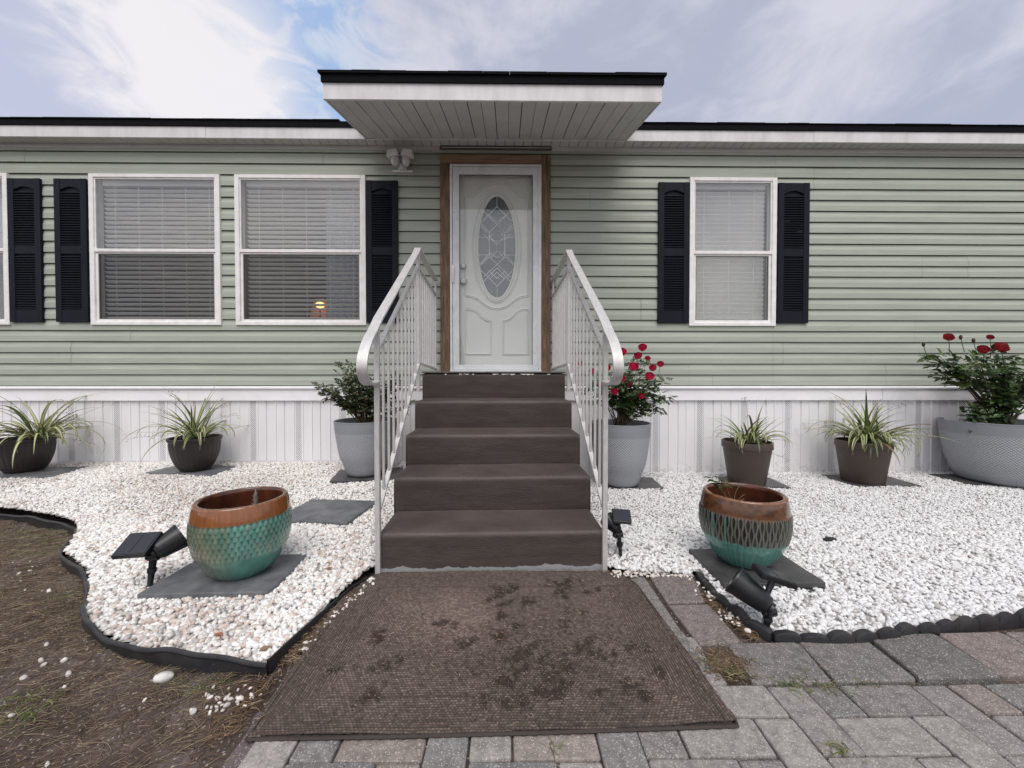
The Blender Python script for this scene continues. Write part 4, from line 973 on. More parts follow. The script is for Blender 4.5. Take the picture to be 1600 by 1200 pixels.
# ================================================================== DOOR MAT
MATP = [(-.745, -2.940), (-.30, -2.936), (.15, -2.928), (.684, -2.914), (.672, -2.60), (.645, -2.15), (.632, -2.11), (.585, -2.025), (.30, -2.012), (0, -2.008), (-.3, -2.010), (-.655, -2.012), (-.73, -2.06), (-.778, -2.15), (-.765, -2.55)]
def make_mat():
    s = .0023; xs = np.arange(-.80, .70, s); ys = np.arange(-2.95, -2.0, s); X, Y_ = np.meshgrid(xs, ys)
    # straighten into the mat's own frame for the weave
    pw, ph = .0118, .0092
    # distance to the four sides decides the border bands
    dE = np.minimum.reduce([X + .765, .672 - X, Y_ + 2.938, -2.01 - Y_])
    side = (np.minimum(X + .765, .672 - X) < np.minimum(Y_ + 2.938, -2.01 - Y_)) & (dE < .19)
    U = np.where(side, Y_, X); Vv = np.where(side, X, Y_)
    wob = (fbm(X * 5, Y_ * 5, 31, 2) - .5) * .010
    row = np.floor((Vv + wob) / ph); fr = ((Vv + wob) / ph) % 1; fu = ((U + .5 * pw * (row % 2)) / pw) % 1; cu = np.floor((U + .5 * pw * (row % 2)) / pw)
    hgt = np.sin(np.pi * fr) ** .6 * (.35 + .65 * np.sin(np.pi * fu) ** .5)
    fuzz = fbm(X * 90, Y_ * 90, 33, 2) - .5
    groove = np.zeros_like(X)
    for d0, am in ((.024, .8), (.044, .35), (.135, .55), (.147, .3)): groove = np.maximum(groove, am * np.exp(-((dE - d0) / .0024) ** 2))
    large = (fbm(X * 3.2, Y_ * 3.2, 35, 3) - .45) * .008
    Zm = .0075 + hgt * .0042 + fuzz * .0025 + large - groove * .004
    Zm += .006 * np.exp(-dE / .05) * (.5 + .5 * np.sin(X * 7 + Y_ * 5)) + .010 * np.exp(-(((X - .62) / .10) ** 2 + ((Y_ + 2.9) / .08) ** 2))
    Zm += np.where(np.abs(X + .1) < .9, .004 * np.exp(-((Y_ + 2.94) / .02) ** 2) * np.sin(X * 9 + 1) , 0)
    cell = _hash(cu + 500, row + 900, 77); cell2 = _hash(cu + 50, row + 90, 7)
    pat = np.array([[.062, .040, .031]]); lite = np.array([[.265, .205, .178]])
    f = np.clip((hgt - .35) * 1.7, 0, 1) * (.25 + .75 * cell) * (.6 + .4 * (cell2 > .3))
    soil = np.clip((fbm(X * 2.4 + 3, Y_ * 2.4, 41, 4) - .45) * 2.0, 0, 1)
    dust = np.clip(1 - np.hypot((X + .22) / .30, (Y_ + 2.38) / .25), 0, 1) * 1.2 * (.5 + fbm(X * 8, Y_ * 8, 43, 3))
    grime = np.clip((fbm(X * 9, Y_ * 9, 47, 4) - .54) * 6, 0, 1) * np.clip(1 - np.hypot((X - .17) / .5, (Y_ + 2.62) / .36), 0, 1) ** .5
    Cc = pat + (lite - pat) * (f * (1 - .28 * soil))[..., None].reshape(-1, 1).reshape(*X.shape, 1)
    Cc = Cc * (1 + .55 * np.clip(dust, 0, 1))[..., None] * (1 - .25 * grime)[..., None] * (1 - .75 * groove)[..., None] * np.where(dE < .10, .92, 1)[..., None] * .86
    V = np.stack([X.ravel(), Y_.ravel(), Zm.ravel()], 1); Fc = grid_faces(len(xs), len(ys)); cc = V[Fc].mean(1); keep = inpoly(cc[:, 0], cc[:, 1], MATP); Fc = Fc[keep]
    # closed rim
    rim = MB()
    used = np.unique(Fc); rm_ = -np.ones(len(V), int); rm_[used] = np.arange(len(used)); V = V[used]; Cc = Cc.reshape(-1, 3)[used]; Fc = rm_[Fc]
    o = np_mesh('door_mat', V, Fc, M['mat'], smooth=True, col=Cc.astype('f'))
    tag(o, 'worn brown woven outdoor mat lying on the pavers before the steps', 'mat')
    mb = MB(); P = MATP + [MATP[0]]; pts = []
    for p, q in zip(P[:-1], P[1:]):
        for t in np.linspace(0, 1, 40)[:-1]: pts.append((p[0] + (q[0] - p[0]) * t, p[1] + (q[1] - p[1]) * t, .006))
    pts.append((*P[0], .006)); L_ = np.linspace(0, 1, len(pts))
    mb.tube(pts, [.0062 + .0012 * math.sin(i * 2.3) for i in range(len(pts))], 6)
    mb.c = [(.05, .038, .033)] * len(mb.v)
    mb.build('bound_edge', M['mat'], o, smooth=True)
make_mat()

# wisps, straw, clippings: many thin strands -> one stuff object each
def strands(name, P, L_, r, col, lift, label, cat, curl=.5, bunch=None, flat=.25):
    n = len(P); k = 5; az_ = rng.uniform(0, 2 * np.pi, n) if bunch is None else bunch
    el_ = rng.uniform(0, lift, n); t = np.linspace(0, 1, k)
    cu = rng.normal(size=n) * curl
    a = az_[:, None] + cu[:, None] * t[None]
    st_ = (L_ / (k - 1))[:, None]
    dx = np.cos(a) * np.cos(el_)[:, None] * st_; dy = np.sin(a) * np.cos(el_)[:, None] * st_
    dz = (np.sin(el_)[:, None] * (1 - 1.5 * t[None])) * st_
    path = np.stack([np.cumsum(dx, 1), np.cumsum(dy, 1), np.cumsum(dz, 1)], 2) - np.stack([dx[:, 0], dy[:, 0], dz[:, 0]], 1)[:, None] + P[:, None]
    nrm = np.stack([-np.sin(a), np.cos(a), 0 * a], 2); w_ = r[:, None, None] * (1 - .7 * t[None, :, None])
    V = np.stack([path + nrm * w_, path - nrm * w_, path + np.array([0, 0, 1.]) * w_ * 1.2], 2)   # (n,k,3,3)
    V = V.reshape(-1, 3); f = []
    for i in range(k - 1):
        for j in range(3): f.append((i * 3 + j, i * 3 + (j + 1) % 3, i * 3 + 3 + (j + 1) % 3, i * 3 + 3 + j))
    Fc = (np.array(f)[None] + (np.arange(n) * k * 3)[:, None, None]).reshape(-1, 4)
    C_ = np.repeat(col, k * 3, 0)
    return tag(np_mesh(name, V, Fc, M['tint'], smooth=False, col=C_.astype('f')), label, cat, kind='stuff')
cl_ = [(-.08, -2.16), (-.02, -2.20), (.03, -2.17), (-.05, -2.25), (.0, -2.3), (.1, -2.27), (.22, -2.14), (.28, -2.16), (.33, -2.12), (.25, -2.22), (.38, -2.2), (-.03, -2.38), (.04, -2.45), (-.02, -2.52), (-.26, -2.44), (-.16, -2.56),
       (.08, -2.60), (.14, -2.64), (.05, -2.70), (.0, -2.74), (.12, -2.73), (.20, -2.67), (.26, -2.60), (.33, -2.56), (.36, -2.62), (.10, -2.80), (.02, -2.83), (.16, -2.82), (.30, -2.80), (.40, -2.76), (.44, -2.80), (-.40, -2.64), (-.46, -2.66), (-.52, -2.52), (-.06, -2.82), (.47, -2.58), (.22, -2.45), (.28, -2.36), (-.44, -2.82), (.52, -2.72), (.18, -2.76), (.06, -2.66), (-.60, -2.68)]
P = []; 
for (x, y) in cl_:
    for q_ in range(int(rng.integers(2, 6))):
        n = int(rng.integers(12, 70)); s_ = rng.uniform(.004, .013); an = rng.uniform(0, 3.14); u_ = rng.normal(0, s_ * 1.8, n); v_ = rng.normal(0, s_ * .6, n)
        P.append(np.column_stack([x + rng.normal() * .022 + u_ * np.cos(an) - v_ * np.sin(an), y + rng.normal() * .014 + u_ * np.sin(an) + v_ * np.cos(an)]))
P.append(np.column_stack([rng.normal(.1, .26, 2600), rng.normal(-2.66, .15, 2600)])); P.append(np.column_stack([rng.uniform(-.7, .62, 500), rng.uniform(-2.9, -2.05, 500)]))
P = np.vstack(P); P = P[inpoly(P[:, 0], P[:, 1], MATP)]; n = len(P); P = np.column_stack([P, np.full(n, .013)])
tone = np.where(rng.random((n, 1)) < .05, [[.40, .30, .22]], [[.050, .034, .028]]) * rng.uniform(.6, 1.4, (n, 1))
strands('dried_clippings', P, rng.uniform(.008, .024, n), np.full(n, .0009), tone, 1.1, 'dark dried clippings and fluff scattered in clumps over the brown mat', 'debris', 1.2)
# straw on the bare soil
def soilpts(n, x0=-3.6, x1=-.78, y0=-3.3, y1=-1.25):
    x = rng.uniform(x0, x1, n); y = rng.uniform(y0, y1, n); k = ~inpoly(x, y, bedL) & ~((x > -.90) & (y < -2.2)); x, y = x[k], y[k]; return x, y
x, y = soilpts(46000); dn = fbm(x * 1.7, y * 1.7, 51, 3); k = rng.random(len(x)) < np.clip((dn - .40) * 4.5, .10, 1); x, y = x[k], y[k]; n = len(x)
tone = np.array([[.16, .11, .07], [.24, .18, .115], [.085, .055, .036], [.34, .27, .18]])[rng.integers(0, 4, n)] * rng.uniform(.5, 1.1, (n, 1))
strands('dry_straw', np.column_stack([x, y, zdirt(x, y) + .001]), rng.uniform(.02, .085, n), rng.uniform(.0005, .0011, n), tone, .35, 'brown dead grass and straw matted over the bare soil', 'dry grass', .7, bunch=rng.normal(.25, .8, n))
# green tufts
tf = [(-3.15, -1.42, .12, 160), (-2.75, -1.72, .10, 90), (-2.1, -2.2, .06, 40), (-1.52, -2.83, .05, 90), (-1.45, -2.86, .04, 60), (-3.0, -1.55, .12, 110), (-2.55, -2.35, .12, 60), (-1.12, -2.73, .02, 12), (-.97, -2.73, .012, 10), (-1.02, -2.76, .02, 16), (-.905, -2.80, .01, 8), (-1.32, -3.08, .05, 60), (-1.9, -2.95, .1, 40), (-2.2, -2.6, .12, 60),
      (.755, -2.66, .025, 70), (.80, -2.70, .018, 50), (.965, -2.76, .03, 60), (1.09, -2.755, .05, 50), (1.22, -2.75, .03, 34), (.93, -2.985, .025, 30), (.13, -2.965, .01, 10), (-.60, -2.028, .012, 10), (-.95, -2.25, .02, 12), (-.97, -1.6, .015, 10)]
P = []; 
for x, y, s_, n in tf: P.append(np.column_stack([rng.normal(x, s_, n), rng.normal(y, s_ * .6, n)]))
P = np.vstack(P); n = len(P); zz = np.where(P[:, 0] < -.9, zdirt(P[:, 0], P[:, 1]), .0)
tone = np.array([[.10, .14, .035], [.16, .19, .06], [.22, .21, .10]])[rng.integers(0, 3, n)] * rng.uniform(.6, 1.1, (n, 1))
strands('grass', np.column_stack([P, zz]), rng.uniform(.02, .06, n), rng.uniform(.0009, .0019, n), tone, 1.4, 'small green grass tufts in the soil and the paver joints', 'grass', .8)
# brown litter along mat edge and in the corner of the border
P = []
for _ in range(900): t = rng.random(); P.append((-.80 + .10 * t + rng.normal() * .022, -2.66 + .62 * t))
for _ in range(500): P.append((rng.normal(.79, .04), rng.normal(-2.66, .035)))
for _ in range(500): t = rng.random(); P.append((.93 + .05 * t + rng.normal() * .016, -2.2 - .34 * t))
for _ in range(300): P.append((rng.uniform(-.66, .6), rng.normal(-2.002, .008)))
for _ in range(500): P.append((rng.normal(-.84, .03), rng.normal(-2.84, .09)))
P = np.array(P); n = len(P); zz = np.where(P[:, 0] < -.74, .012, .004)
tone = np.array([[.13, .075, .04], [.09, .055, .03], [.26, .19, .12]])[rng.integers(0, 3, n)] * rng.uniform(.5, 1.2, (n, 1))
strands('leaf_litter', np.column_stack([P, zz]), rng.uniform(.01, .05, n), rng.uniform(.0008, .002, n), tone, .4, 'brown leaf litter caught along the mat and paver edges', 'leaf litter', .9)

# ================================================================== EDGINGS
ed = MB(); P = EDL; n = len(P); T = np.gradient(P, axis=0); T /= np.linalg.norm(T, axis=1)[:, None]; Nn = np.stack([-T[:, 1], T[:, 0]], 1)
top = np.array([.050 + .008 * math.sin(i * .35) + .004 * math.sin(i * .9) for i in range(n)]); lean = np.array([.010 * math.sin(i * .21) - .004 for i in range(n)])
sec = [(.0025, -.04), (.0025, 1.), (-.0025, 1.), (-.0025, -.04)]
vs = []
for i in range(n):
    for a_, h_ in ((.003, -.05), (.003, top[i]), (-.003, top[i]), (-.003, -.05)):
        o_ = P[i] + Nn[i] * (a_ + lean[i] * (1 if h_ > 0 else 0)); vs.append((o_[0], o_[1], h_))
ed.add(vs, [(i * 4 + j, i * 4 + 4 + j, i * 4 + 4 + (j + 1) % 4, i * 4 + (j + 1) % 4) for i in range(n - 1) for j in range(4)] + [(n * 4 - 4, n * 4 - 3, n * 4 - 2, n * 4 - 1)])
e1 = ed.build('garden_edging', M['plastic_edge'], smooth=40)
tag(e1, 'black plastic strip edging curving between the left gravel bed and bare soil', 'edging')
ed = MB(); ed.tube([(p[0] + Nn[i][0] * lean[i], p[1] + Nn[i][1] * lean[i], top[i]) for i, p in enumerate(P)], .0085, 8); ed.build('rolled_rim', M['plastic_edge'], e1, smooth=True)
ed = MB(); n = len(EDL2); vs = []
for i, p in enumerate(EDL2): h_ = .045 * (1 - i / n) + .012; vs += [(p[0] - .003, p[1], -.03), (p[0] - .003, p[1], h_), (p[0] + .003, p[1], h_), (p[0] + .003, p[1], -.03)]
ed.add(vs, [(i * 4 + j, i * 4 + 4 + j, i * 4 + 4 + (j + 1) % 4, i * 4 + (j + 1) % 4) for i in range(n - 1) for j in range(4)]); ed.build('edging_tail', M['plastic_edge'], e1)
# scalloped edging on the right
e2 = None; d = 0; Pd = np.concatenate([[0], np.cumsum(np.linalg.norm(np.diff(EDR, axis=0), axis=1))]); i = 0
ed = MB(); sr = random.Random(8)
while d < Pd[-1] - .1:
    wd_ = .098; c_ = d + wd_ / 2; x = np.interp(c_, Pd, EDR[:, 0]); y = np.interp(c_, Pd, EDR[:, 1]); x2 = np.interp(c_ + .02, Pd, EDR[:, 0]); y2 = np.interp(c_ + .02, Pd, EDR[:, 1]); a_ = math.atan2(y2 - y, x2 - x)
    ht = .052 + sr.uniform(-.006, .010); ht = ht if d > .62 else ht * .72; ln_ = sr.uniform(-.10, .22); y -= .006
    m_ = 10; fr_ = [(-.049, -.05)] + [(-.049 + .098 * j / m_, .024 + (ht - .024) * math.sin(math.pi * (j + .0) / m_) ** .55 if 0 < j < m_ else .024) for j in range(m_ + 1)] + [(.049, -.05)]
    vs = []
    for yy, k_ in ((-.011, 1.0), (-.0135, .86), (.011, 1.0)):
        for (u, v_) in fr_:
            if k_ < 1: u, v_ = u * .9, v_ * (.9 if v_ > 0 else 1)
            yo = yy - math.sin(ln_) * max(v_, 0); vs.append((x + u * math.cos(a_) - yo * math.sin(a_), y + u * math.sin(a_) + yo * math.cos(a_), v_))
    q = len(fr_)
    fs = [tuple(q + j for j in range(q)), tuple(2 * q + j for j in range(q))[::-1]] + [(j, j + 1, q + j + 1, q + j) for j in range(q - 1)] + [(j + 1, j, 2 * q + j, 2 * q + j + 1) for j in range(q - 1)]
    ed.add(vs, fs); d += wd_ + .002
e2 = ed.build('garden_edging', M['plastic_edge'], smooth=35)
tag(e2, 'black scalloped plastic edging between the right gravel bed and the pavers', 'edging')

# ================================================================== PLANTERS
def bedz(x, y): return float(hL(x, y) if x < 0 else hR(x, y))
def grey_planter(cx, cy, z0, r, h, belly, label, segs=96):
    o = empty('planter', (cx, cy, z0), label, 'planter', 'textured grey resin planters')
    rb = r * belly
    pf_ = [(.001, 0), (rb * .80, 0), (rb * .93, .012)] + [tuple(p) for p in catmull([(rb * .97, .03), (rb * 1.06, h * .16), (rb + (r - rb) * .55, h * .38), (rb + (r - rb) * .80, h * .66), (r * .985, h * .86), (r, h * .97)], 10)] + [(r * 1.012, h * .995), (r * 1.0, h), (r * .965, h - .004), (r * .95, h * .93), (r * .90, h * .84)]
    mb = MB().lathe(pf_, segs); me = mb.build('pot', M['planter'], o, smooth=50)
    uvl = me.data.uv_layers.new(name='UVMap'); at = me.data.attributes.new('weave', 'FLOAT', 'POINT')
    co = np.zeros(len(me.data.vertices) * 3); me.data.vertices.foreach_get('co', co); co = co.reshape(-1, 3)
    zz = co[:, 2] / h; wv = np.clip((zz - .06) / .10, 0, 1) * np.clip((.80 - zz) / .02, 0, 1); at.data.foreach_set('value', wv.astype('f'))
    ks = np.arange(len(co)) % segs; li = np.zeros(len(me.data.loops), 'i'); me.data.loops.foreach_get('vertex_index', li)
    th = ks[li] / segs; pl = np.repeat(np.arange(len(me.data.polygons)), 4)[:len(li)] if len(me.data.loops) == 4 * len(me.data.polygons) else None
    if pl is not None:
        t4 = th.reshape(-1, 4); wrap = (t4.max(1) - t4.min(1)) > .5; t4[wrap] = np.where(t4[wrap] < .5, t4[wrap] + 1, t4[wrap]); th = t4.ravel()
    uv = np.stack([th * 2 * math.pi * r * .85, co[li, 2]], 1); uvl.data.foreach_set('uv', uv.ravel().astype('f'))
    rm__ = MB().lathe([(r * 1.004, h * .80), (r * 1.018 * .985, h * .805)], 8)
    so = MB(); n = 24
    so.lathe([(.001, h * .85), (r * .5, h * .855), (r * .93, h * .845)], 40); so.build('soil', M['soil'], o, smooth=True); return o
GP = [grey_planter(-1.31, -.46, .151, .275, .50, .66, 'grey textured planter holding the leafy bush left of the steps'),
      grey_planter(1.055, -.45, .048, .275, .575, .66, 'grey textured planter holding the pink roses right of the steps'),
      grey_planter(4.76, -.40, .048, .425, .575, .74, 'wide grey textured bowl planter holding the dark red roses', 144)]
def brown_pot(cx, cy, z0, r, rb, h, label, kind, grp):
    o = empty('flower_pot', (cx, cy, z0), label, 'flower pot', grp)
    if kind == 'ribbed':
        fn = lambda t, z: 1 + .022 * abs(math.sin(t * 14)) * min(1, max(0, (h * .90 - z) / (.03))) * min(1, z / .03 + .2)
        pf_ = [(.001, 0), (rb * .9, 0), (rb, .006)] + [tuple(p) for p in catmull([(rb * 1.03, .012), (rb + (r - rb) * .42, h * .22), (rb + (r - rb) * .76, h * .52), (r * .965, h * .87)], 8)] + [(r * .975, h * .9), (r * 1.02, h * .92), (r * 1.035, h * .97), (r * 1.01, h), (r * .95, h), (r * .93, h * .9)]
        MB().lathe(pf_, 168, fn).build('pot', M['bpotdark'], o, smooth=50)
    else:
        pf_ = [(.001, 0), (rb * .94, 0), (rb, .008), (rb + (r - rb) * .80, h * .82), (r * .955, h * .835), (r * 1.0, h * .85), (r * 1.0, h * .985), (r * .985, h), (r * .93, h), (r * .91, h * .86)]
        MB().lathe(pf_, 72).build('pot', M['bpot'], o, smooth=50)
    MB().lathe([(.001, h * .90), (r * .92, h * .88)], 30).build('soil', M['soil'], o, smooth=True); return o
brown_pot(-4.60, -.33, .153, .205, .125, .315, 'ribbed dark brown bowl planter at the far left of the gravel', 'ribbed', 'ribbed brown bowl planters')
brown_pot(-2.995, -.32, .157, .205, .115, .315, 'ribbed dark brown bowl planter standing under the left double window', 'ribbed', 'ribbed brown bowl planters')
brown_pot(2.26, -.44, .049, .212, .155, .395, 'smaller smooth brown plastic pot standing behind the striped glazed pot', 'plain', 'smooth brown plastic pots')
brown_pot(3.405, -.40, .049, .213, .162, .390, 'smooth brown plastic pot with the fullest cream striped plant', 'plain', 'smooth brown plastic pots')

# glazed ceramic pots
def glazed(cx, cy, z0, kind, label, S=1.0):
    o = empty('ceramic_pot', (cx, cy, z0), label, 'ceramic pot', 'glazed ceramic pots at the front of the beds')
    H_ = .368; R_ = .229 * S; nseg = 360
    ctl = [(.50, .0), (.57, .02), (.75, .14), (.90, .31), (.985, .50), (1.0, .62), (.99, .76), (.955, .90), (.925, .975)]
    body = catmull([(r_ * R_, z_ * H_) for r_, z_ in ctl], 12); pf_ = [(.001, 0), (.46 * R_, 0)] + [tuple(p) for p in body]
    lip = [(.918 * R_, .988 * H_), (.900 * R_, 1.0 * H_), (.835 * R_, 1.0 * H_), (.812 * R_, .988 * H_), (.815 * R_, .93 * H_), (.85 * R_, .80 * H_), (.86 * R_, .70 * H_)]
    pf_ += lip; nb = 2 + len(body); vs = []; cs_ = []
    rust, rustd, teal, teald, dark, ridge = np.array([.175, .070, .028]), np.array([.085, .025, .012]), np.array([.085, .250, .205]), np.array([.045, .11, .075]), np.array([.018, .012, .010]), np.array([.21, .235, .19])
    mud = np.array([.16, .105, .055])
    for pi, (r_, z_) in enumerate(pf_):
        zr = z_ / H_; th = np.arange(nseg) / nseg * 2 * np.pi; rr = np.full(nseg, r_); inside = pi >= nb + 2
        n1_ = vnoise(th * 6 + 5, np.full(nseg, zr * 6), 61); n2_ = vnoise(th * 24, np.full(nseg, zr * 9), 63); drip = vnoise(th * 22, np.full(nseg, 1.7), 65)
        if inside: col = np.outer(np.ones(nseg), rustd) * (.6 + .8 * n1_)[:, None]
        else:
            if kind == 'scale':
                zb0, zb1, zt = .34, .785, .79 + .012 * (drip - .5)
                col = teal[None] * (.75 + .5 * n1_)[:, None]
                ph = (zr - zb0) / (zb1 - zb0) * 7.0; row = math.floor(ph); f_ = ph - row; u = (th / (2 * np.pi) * 54 + .5 * (row % 2)) % 1 - .5
                band = (zr > zb0) and (zr < zb1 + .01)
                if band:
                    # overlapping drop shaped scales: wide at the foot, pointed at the head
                    wdt = .46 * math.sqrt(max(0, 1 - (f_ * .98) ** 1.6)) + .04; inn = np.clip(1 - np.abs(u) / wdt, 0, 1); hg = np.sqrt(inn) * (1 - .35 * f_)
                    rr = r_ + .0036 * hg * S - .0015; grv = np.clip(1 - inn * 3.2, 0, 1)
                    col = col * (1 - .50 * grv)[:, None] + (rust * .8)[None] * (np.clip(n2_ - .45, 0, 1) * 1.1)[:, None] + ridge[None] * (.10 * hg)[:, None]
                side_ = np.clip(np.cos(th - R(215)) * 1.6 - .2, 0, 1)      # browner glaze on one side
                col = col * (1 - .62 * side_)[:, None] + mud[None] * (.62 * side_ * (.5 + n2_))[:, None]
                m_ = np.clip((zr - zt) / .012, 0, 1); rc = np.array([[.235, .078, .022]]) * (.8 + .45 * n2_)[:, None]; col = col * (1 - m_)[:, None] + rc * m_[:, None]
            else:
                zb0, zb1 = .40 + .03 * (drip - .5), .76
                col = teal[None] * .95 * (.78 + .4 * vnoise(th * 30, np.full(nseg, zr * 2), 67))[:, None]
                if .36 < zr < .78:
                    k_ = 44; u = th / (2 * np.pi) * k_; ph = (zr - .38) / .38 * 3 * np.pi
                    d1 = np.abs(((u + .10 * math.sin(ph)) % 1) - .5); d2 = np.abs(((u + .5 - .10 * math.sin(ph)) % 1) - .5)
                    rg = np.clip(1 - np.minimum(d1, d2) / .14, 0, 1) ** .8; fad = min(1, (zr - .36) / .03) * min(1, (.78 - zr) / .02)
                    rr = r_ + .0055 * rg * fad * S
                    cc = dark[None] * (1 - rg)[:, None] + ridge[None] * rg[:, None] * (.55 + .5 * n2_)[:, None]
                    m_ = np.clip((zr - zb0) / .012, 0, 1); col = col * (1 - m_)[:, None] + cc * m_[:, None]
                    run = np.clip((drip - .80) * 8, 0, 1); col = col * (1 - run[:, None]) + teal[None] * run[:, None]
                m_ = np.clip((zr - zb1 + .01 * (drip - .5)) / .012, 0, 1); rc = rust[None] * (.30 + .6 * vnoise(th * 10, np.full(nseg, zr * 20), 69))[:, None]; col = col * (1 - m_)[:, None] + rc * m_[:, None]
            if pi >= nb: col = (rust * 1.35)[None] * (.7 + .6 * n2_)[:, None]
        vs.append(np.stack([rr * np.cos(th), rr * np.sin(th), np.full(nseg, z_)], 1)); cs_.append(np.clip(col, .004, 1))
    V = np.vstack(vs); K = len(pf_); j = np.arange(nseg); Fc = np.vstack([np.stack([i * nseg + j, i * nseg + (j + 1) % nseg, (i + 1) * nseg + (j + 1) % nseg, (i + 1) * nseg + j], 1) for i in range(K - 1)])
    np_mesh('pot_body', V, Fc, M['glaze'], o, True, np.vstack(cs_).astype('f'))
    so = MB(); n = 36
    for i in range(9):
        for j in range(n):
            r_ = .84 * R_ * i / 8 + .0005; t = 2 * math.pi * j / n; so.v.append((r_ * math.cos(t), r_ * math.sin(t), H_ * .74 + .012 * (random.random() - .5) + .012 * math.sin(t * 2 + i)))
    so.f = [(i * n + j, i * n + (j + 1) % n, (i + 1) * n + (j + 1) % n, (i + 1) * n + j) for i in range(8) for j in range(n)]
    so.build('soil', M['soil'], o); return o
glazed(-1.335, -2.09, .0715, 'scale', 'teal glazed pot with scale relief and plain rust rim, left of the steps', .94)
glazed(1.272, -1.985, .0575, 'lattice', 'glazed pot with dark striped band between rust rim and teal foot', .93)

# ================================================================== PLANTS
def at(px, py, y):
    """world point on the vertical plane at depth y that the photo shows at px, py"""
    yw, pt = R(.67), R(.95); fw = np.array([math.sin(yw) * math.cos(pt), math.cos(yw) * math.cos(pt), -math.sin(pt)]); rt = np.array([math.cos(yw), -math.sin(yw), 0]); up = np.cross(rt, fw)
    r_ = fw * 600 + rt * (px - 800) - up * (py - 600); return np.array([0, -4.03, 1.04]) + r_ * (y + 4.03) / r_[1]
def unit(v): v = np.array(v, float); return v / (np.linalg.norm(v) + 1e-9)
def leaflet(mb, p, d, nrm, L_, w_, col, fold=.25):
    """folded, pointed leaf with a slightly curved midrib"""
    d = unit(d); s_ = unit(np.cross(d, nrm)); n = np.cross(s_, d); V = [p]
    prof = [(.22, .75), (.5, 1.0), (.78, .62)]
    for t, ww in prof:
        c_ = p + d * L_ * t - n * L_ * .10 * t * t * 2
        V += [c_ + s_ * w_ * ww + n * w_ * fold, c_, c_ - s_ * w_ * ww + n * w_ * fold]
    V.append(p + d * L_ - n * L_ * .22)
    F_ = [(0, 2, 1), (0, 3, 2), (1, 2, 5, 4), (2, 3, 6, 5), (4, 5, 8, 7), (5, 6, 9, 8), (7, 8, 10), (8, 9, 10)]
    mb.add(V, F_, tuple(col))
def rose_leaf(mb, p, d, size, cols, sr):
    d = unit(d + np.array([0, 0, sr.uniform(-.25, .15)])); up = unit(np.array([sr.uniform(-.5, .5), sr.uniform(-.8, .2), 1.])); s_ = unit(np.cross(d, up))
    base = cols[sr.randrange(len(cols))]; base = np.array(base) * sr.uniform(.7, 1.25)
    L_ = size
    for k, (t, sd_) in enumerate(((.45, 1), (.45, -1), (.85, 1), (.85, -1), (1.1, 0))):
        q = p + d * L_ * t * 1.4 - np.array([0, 0, 1]) * L_ * .22 * t * t
        dd = d if sd_ == 0 else unit(d * .55 + s_ * sd_)
        leaflet(mb, q, dd, unit(up + np.array([sr.uniform(-.4, .4), sr.uniform(-.4, .4), 0])), L_ * sr.uniform(.8, 1.1) * (1.15 if sd_ == 0 else .9), L_ * sr.uniform(.27, .36), base * sr.uniform(.85, 1.15))
def bush(name, base, targets, label, cat, grp, size, cols, seed, stems_n, leaves_per=7, start=.4, srad=.0042, spread=.05, ground_leaves=0):
    """targets: list of (point, radius, number of shoots)"""
    o = empty(name, tuple(base), label, cat, grp); sr = random.Random(seed); st_ = MB(); lf_ = MB(); base = np.array(base)
    scol = [(.055, .060, .022), (.075, .055, .03), (.05, .03, .018)]
    for (c_, rad, cnt) in targets:
        c_ = np.array(c_) - base
        for _ in range(cnt):
            v = unit([sr.gauss(0, 1) for _ in range(3)]) * (sr.random() ** .45) * np.array(rad); e = c_ + v
            b0 = np.array([sr.uniform(-spread, spread), sr.uniform(-spread, spread), -.01]); m_ = b0 * .5 + e * .42 + np.array([sr.uniform(-.04, .04), sr.uniform(-.04, .04), abs(e[2]) * .18 + .02])
            P = [b0 * (1 - t) ** 2 + m_ * 2 * t * (1 - t) + e * t * t for t in np.linspace(0, 1, 9)]
            P = [p + np.array([sr.uniform(-1, 1), sr.uniform(-1, 1), sr.uniform(-1, 1)]) * .006 for p in P]
            st_.tube(P, np.linspace(srad, srad * .28, 9), 5, scol[sr.randrange(3)])
            for k in range(leaves_per):
                t = start + (1 - start) * (k + sr.random()) / leaves_per; i = min(7, int(t * 8)); p = P[i] + (P[i + 1] - P[i]) * (t * 8 - i)
                a_ = sr.uniform(0, 2 * math.pi); d = np.array([math.cos(a_), math.sin(a_), sr.uniform(-.2, .7)])
                rose_leaf(lf_, p, d, size * sr.uniform(.65, 1.2), cols, sr)
            rose_leaf(lf_, P[-1], P[-1] - P[-3], size, cols, sr)
    st_.build('stems', M['tint'], o, smooth='all'); lf_.build('foliage', M['leaf'], o)
    return o
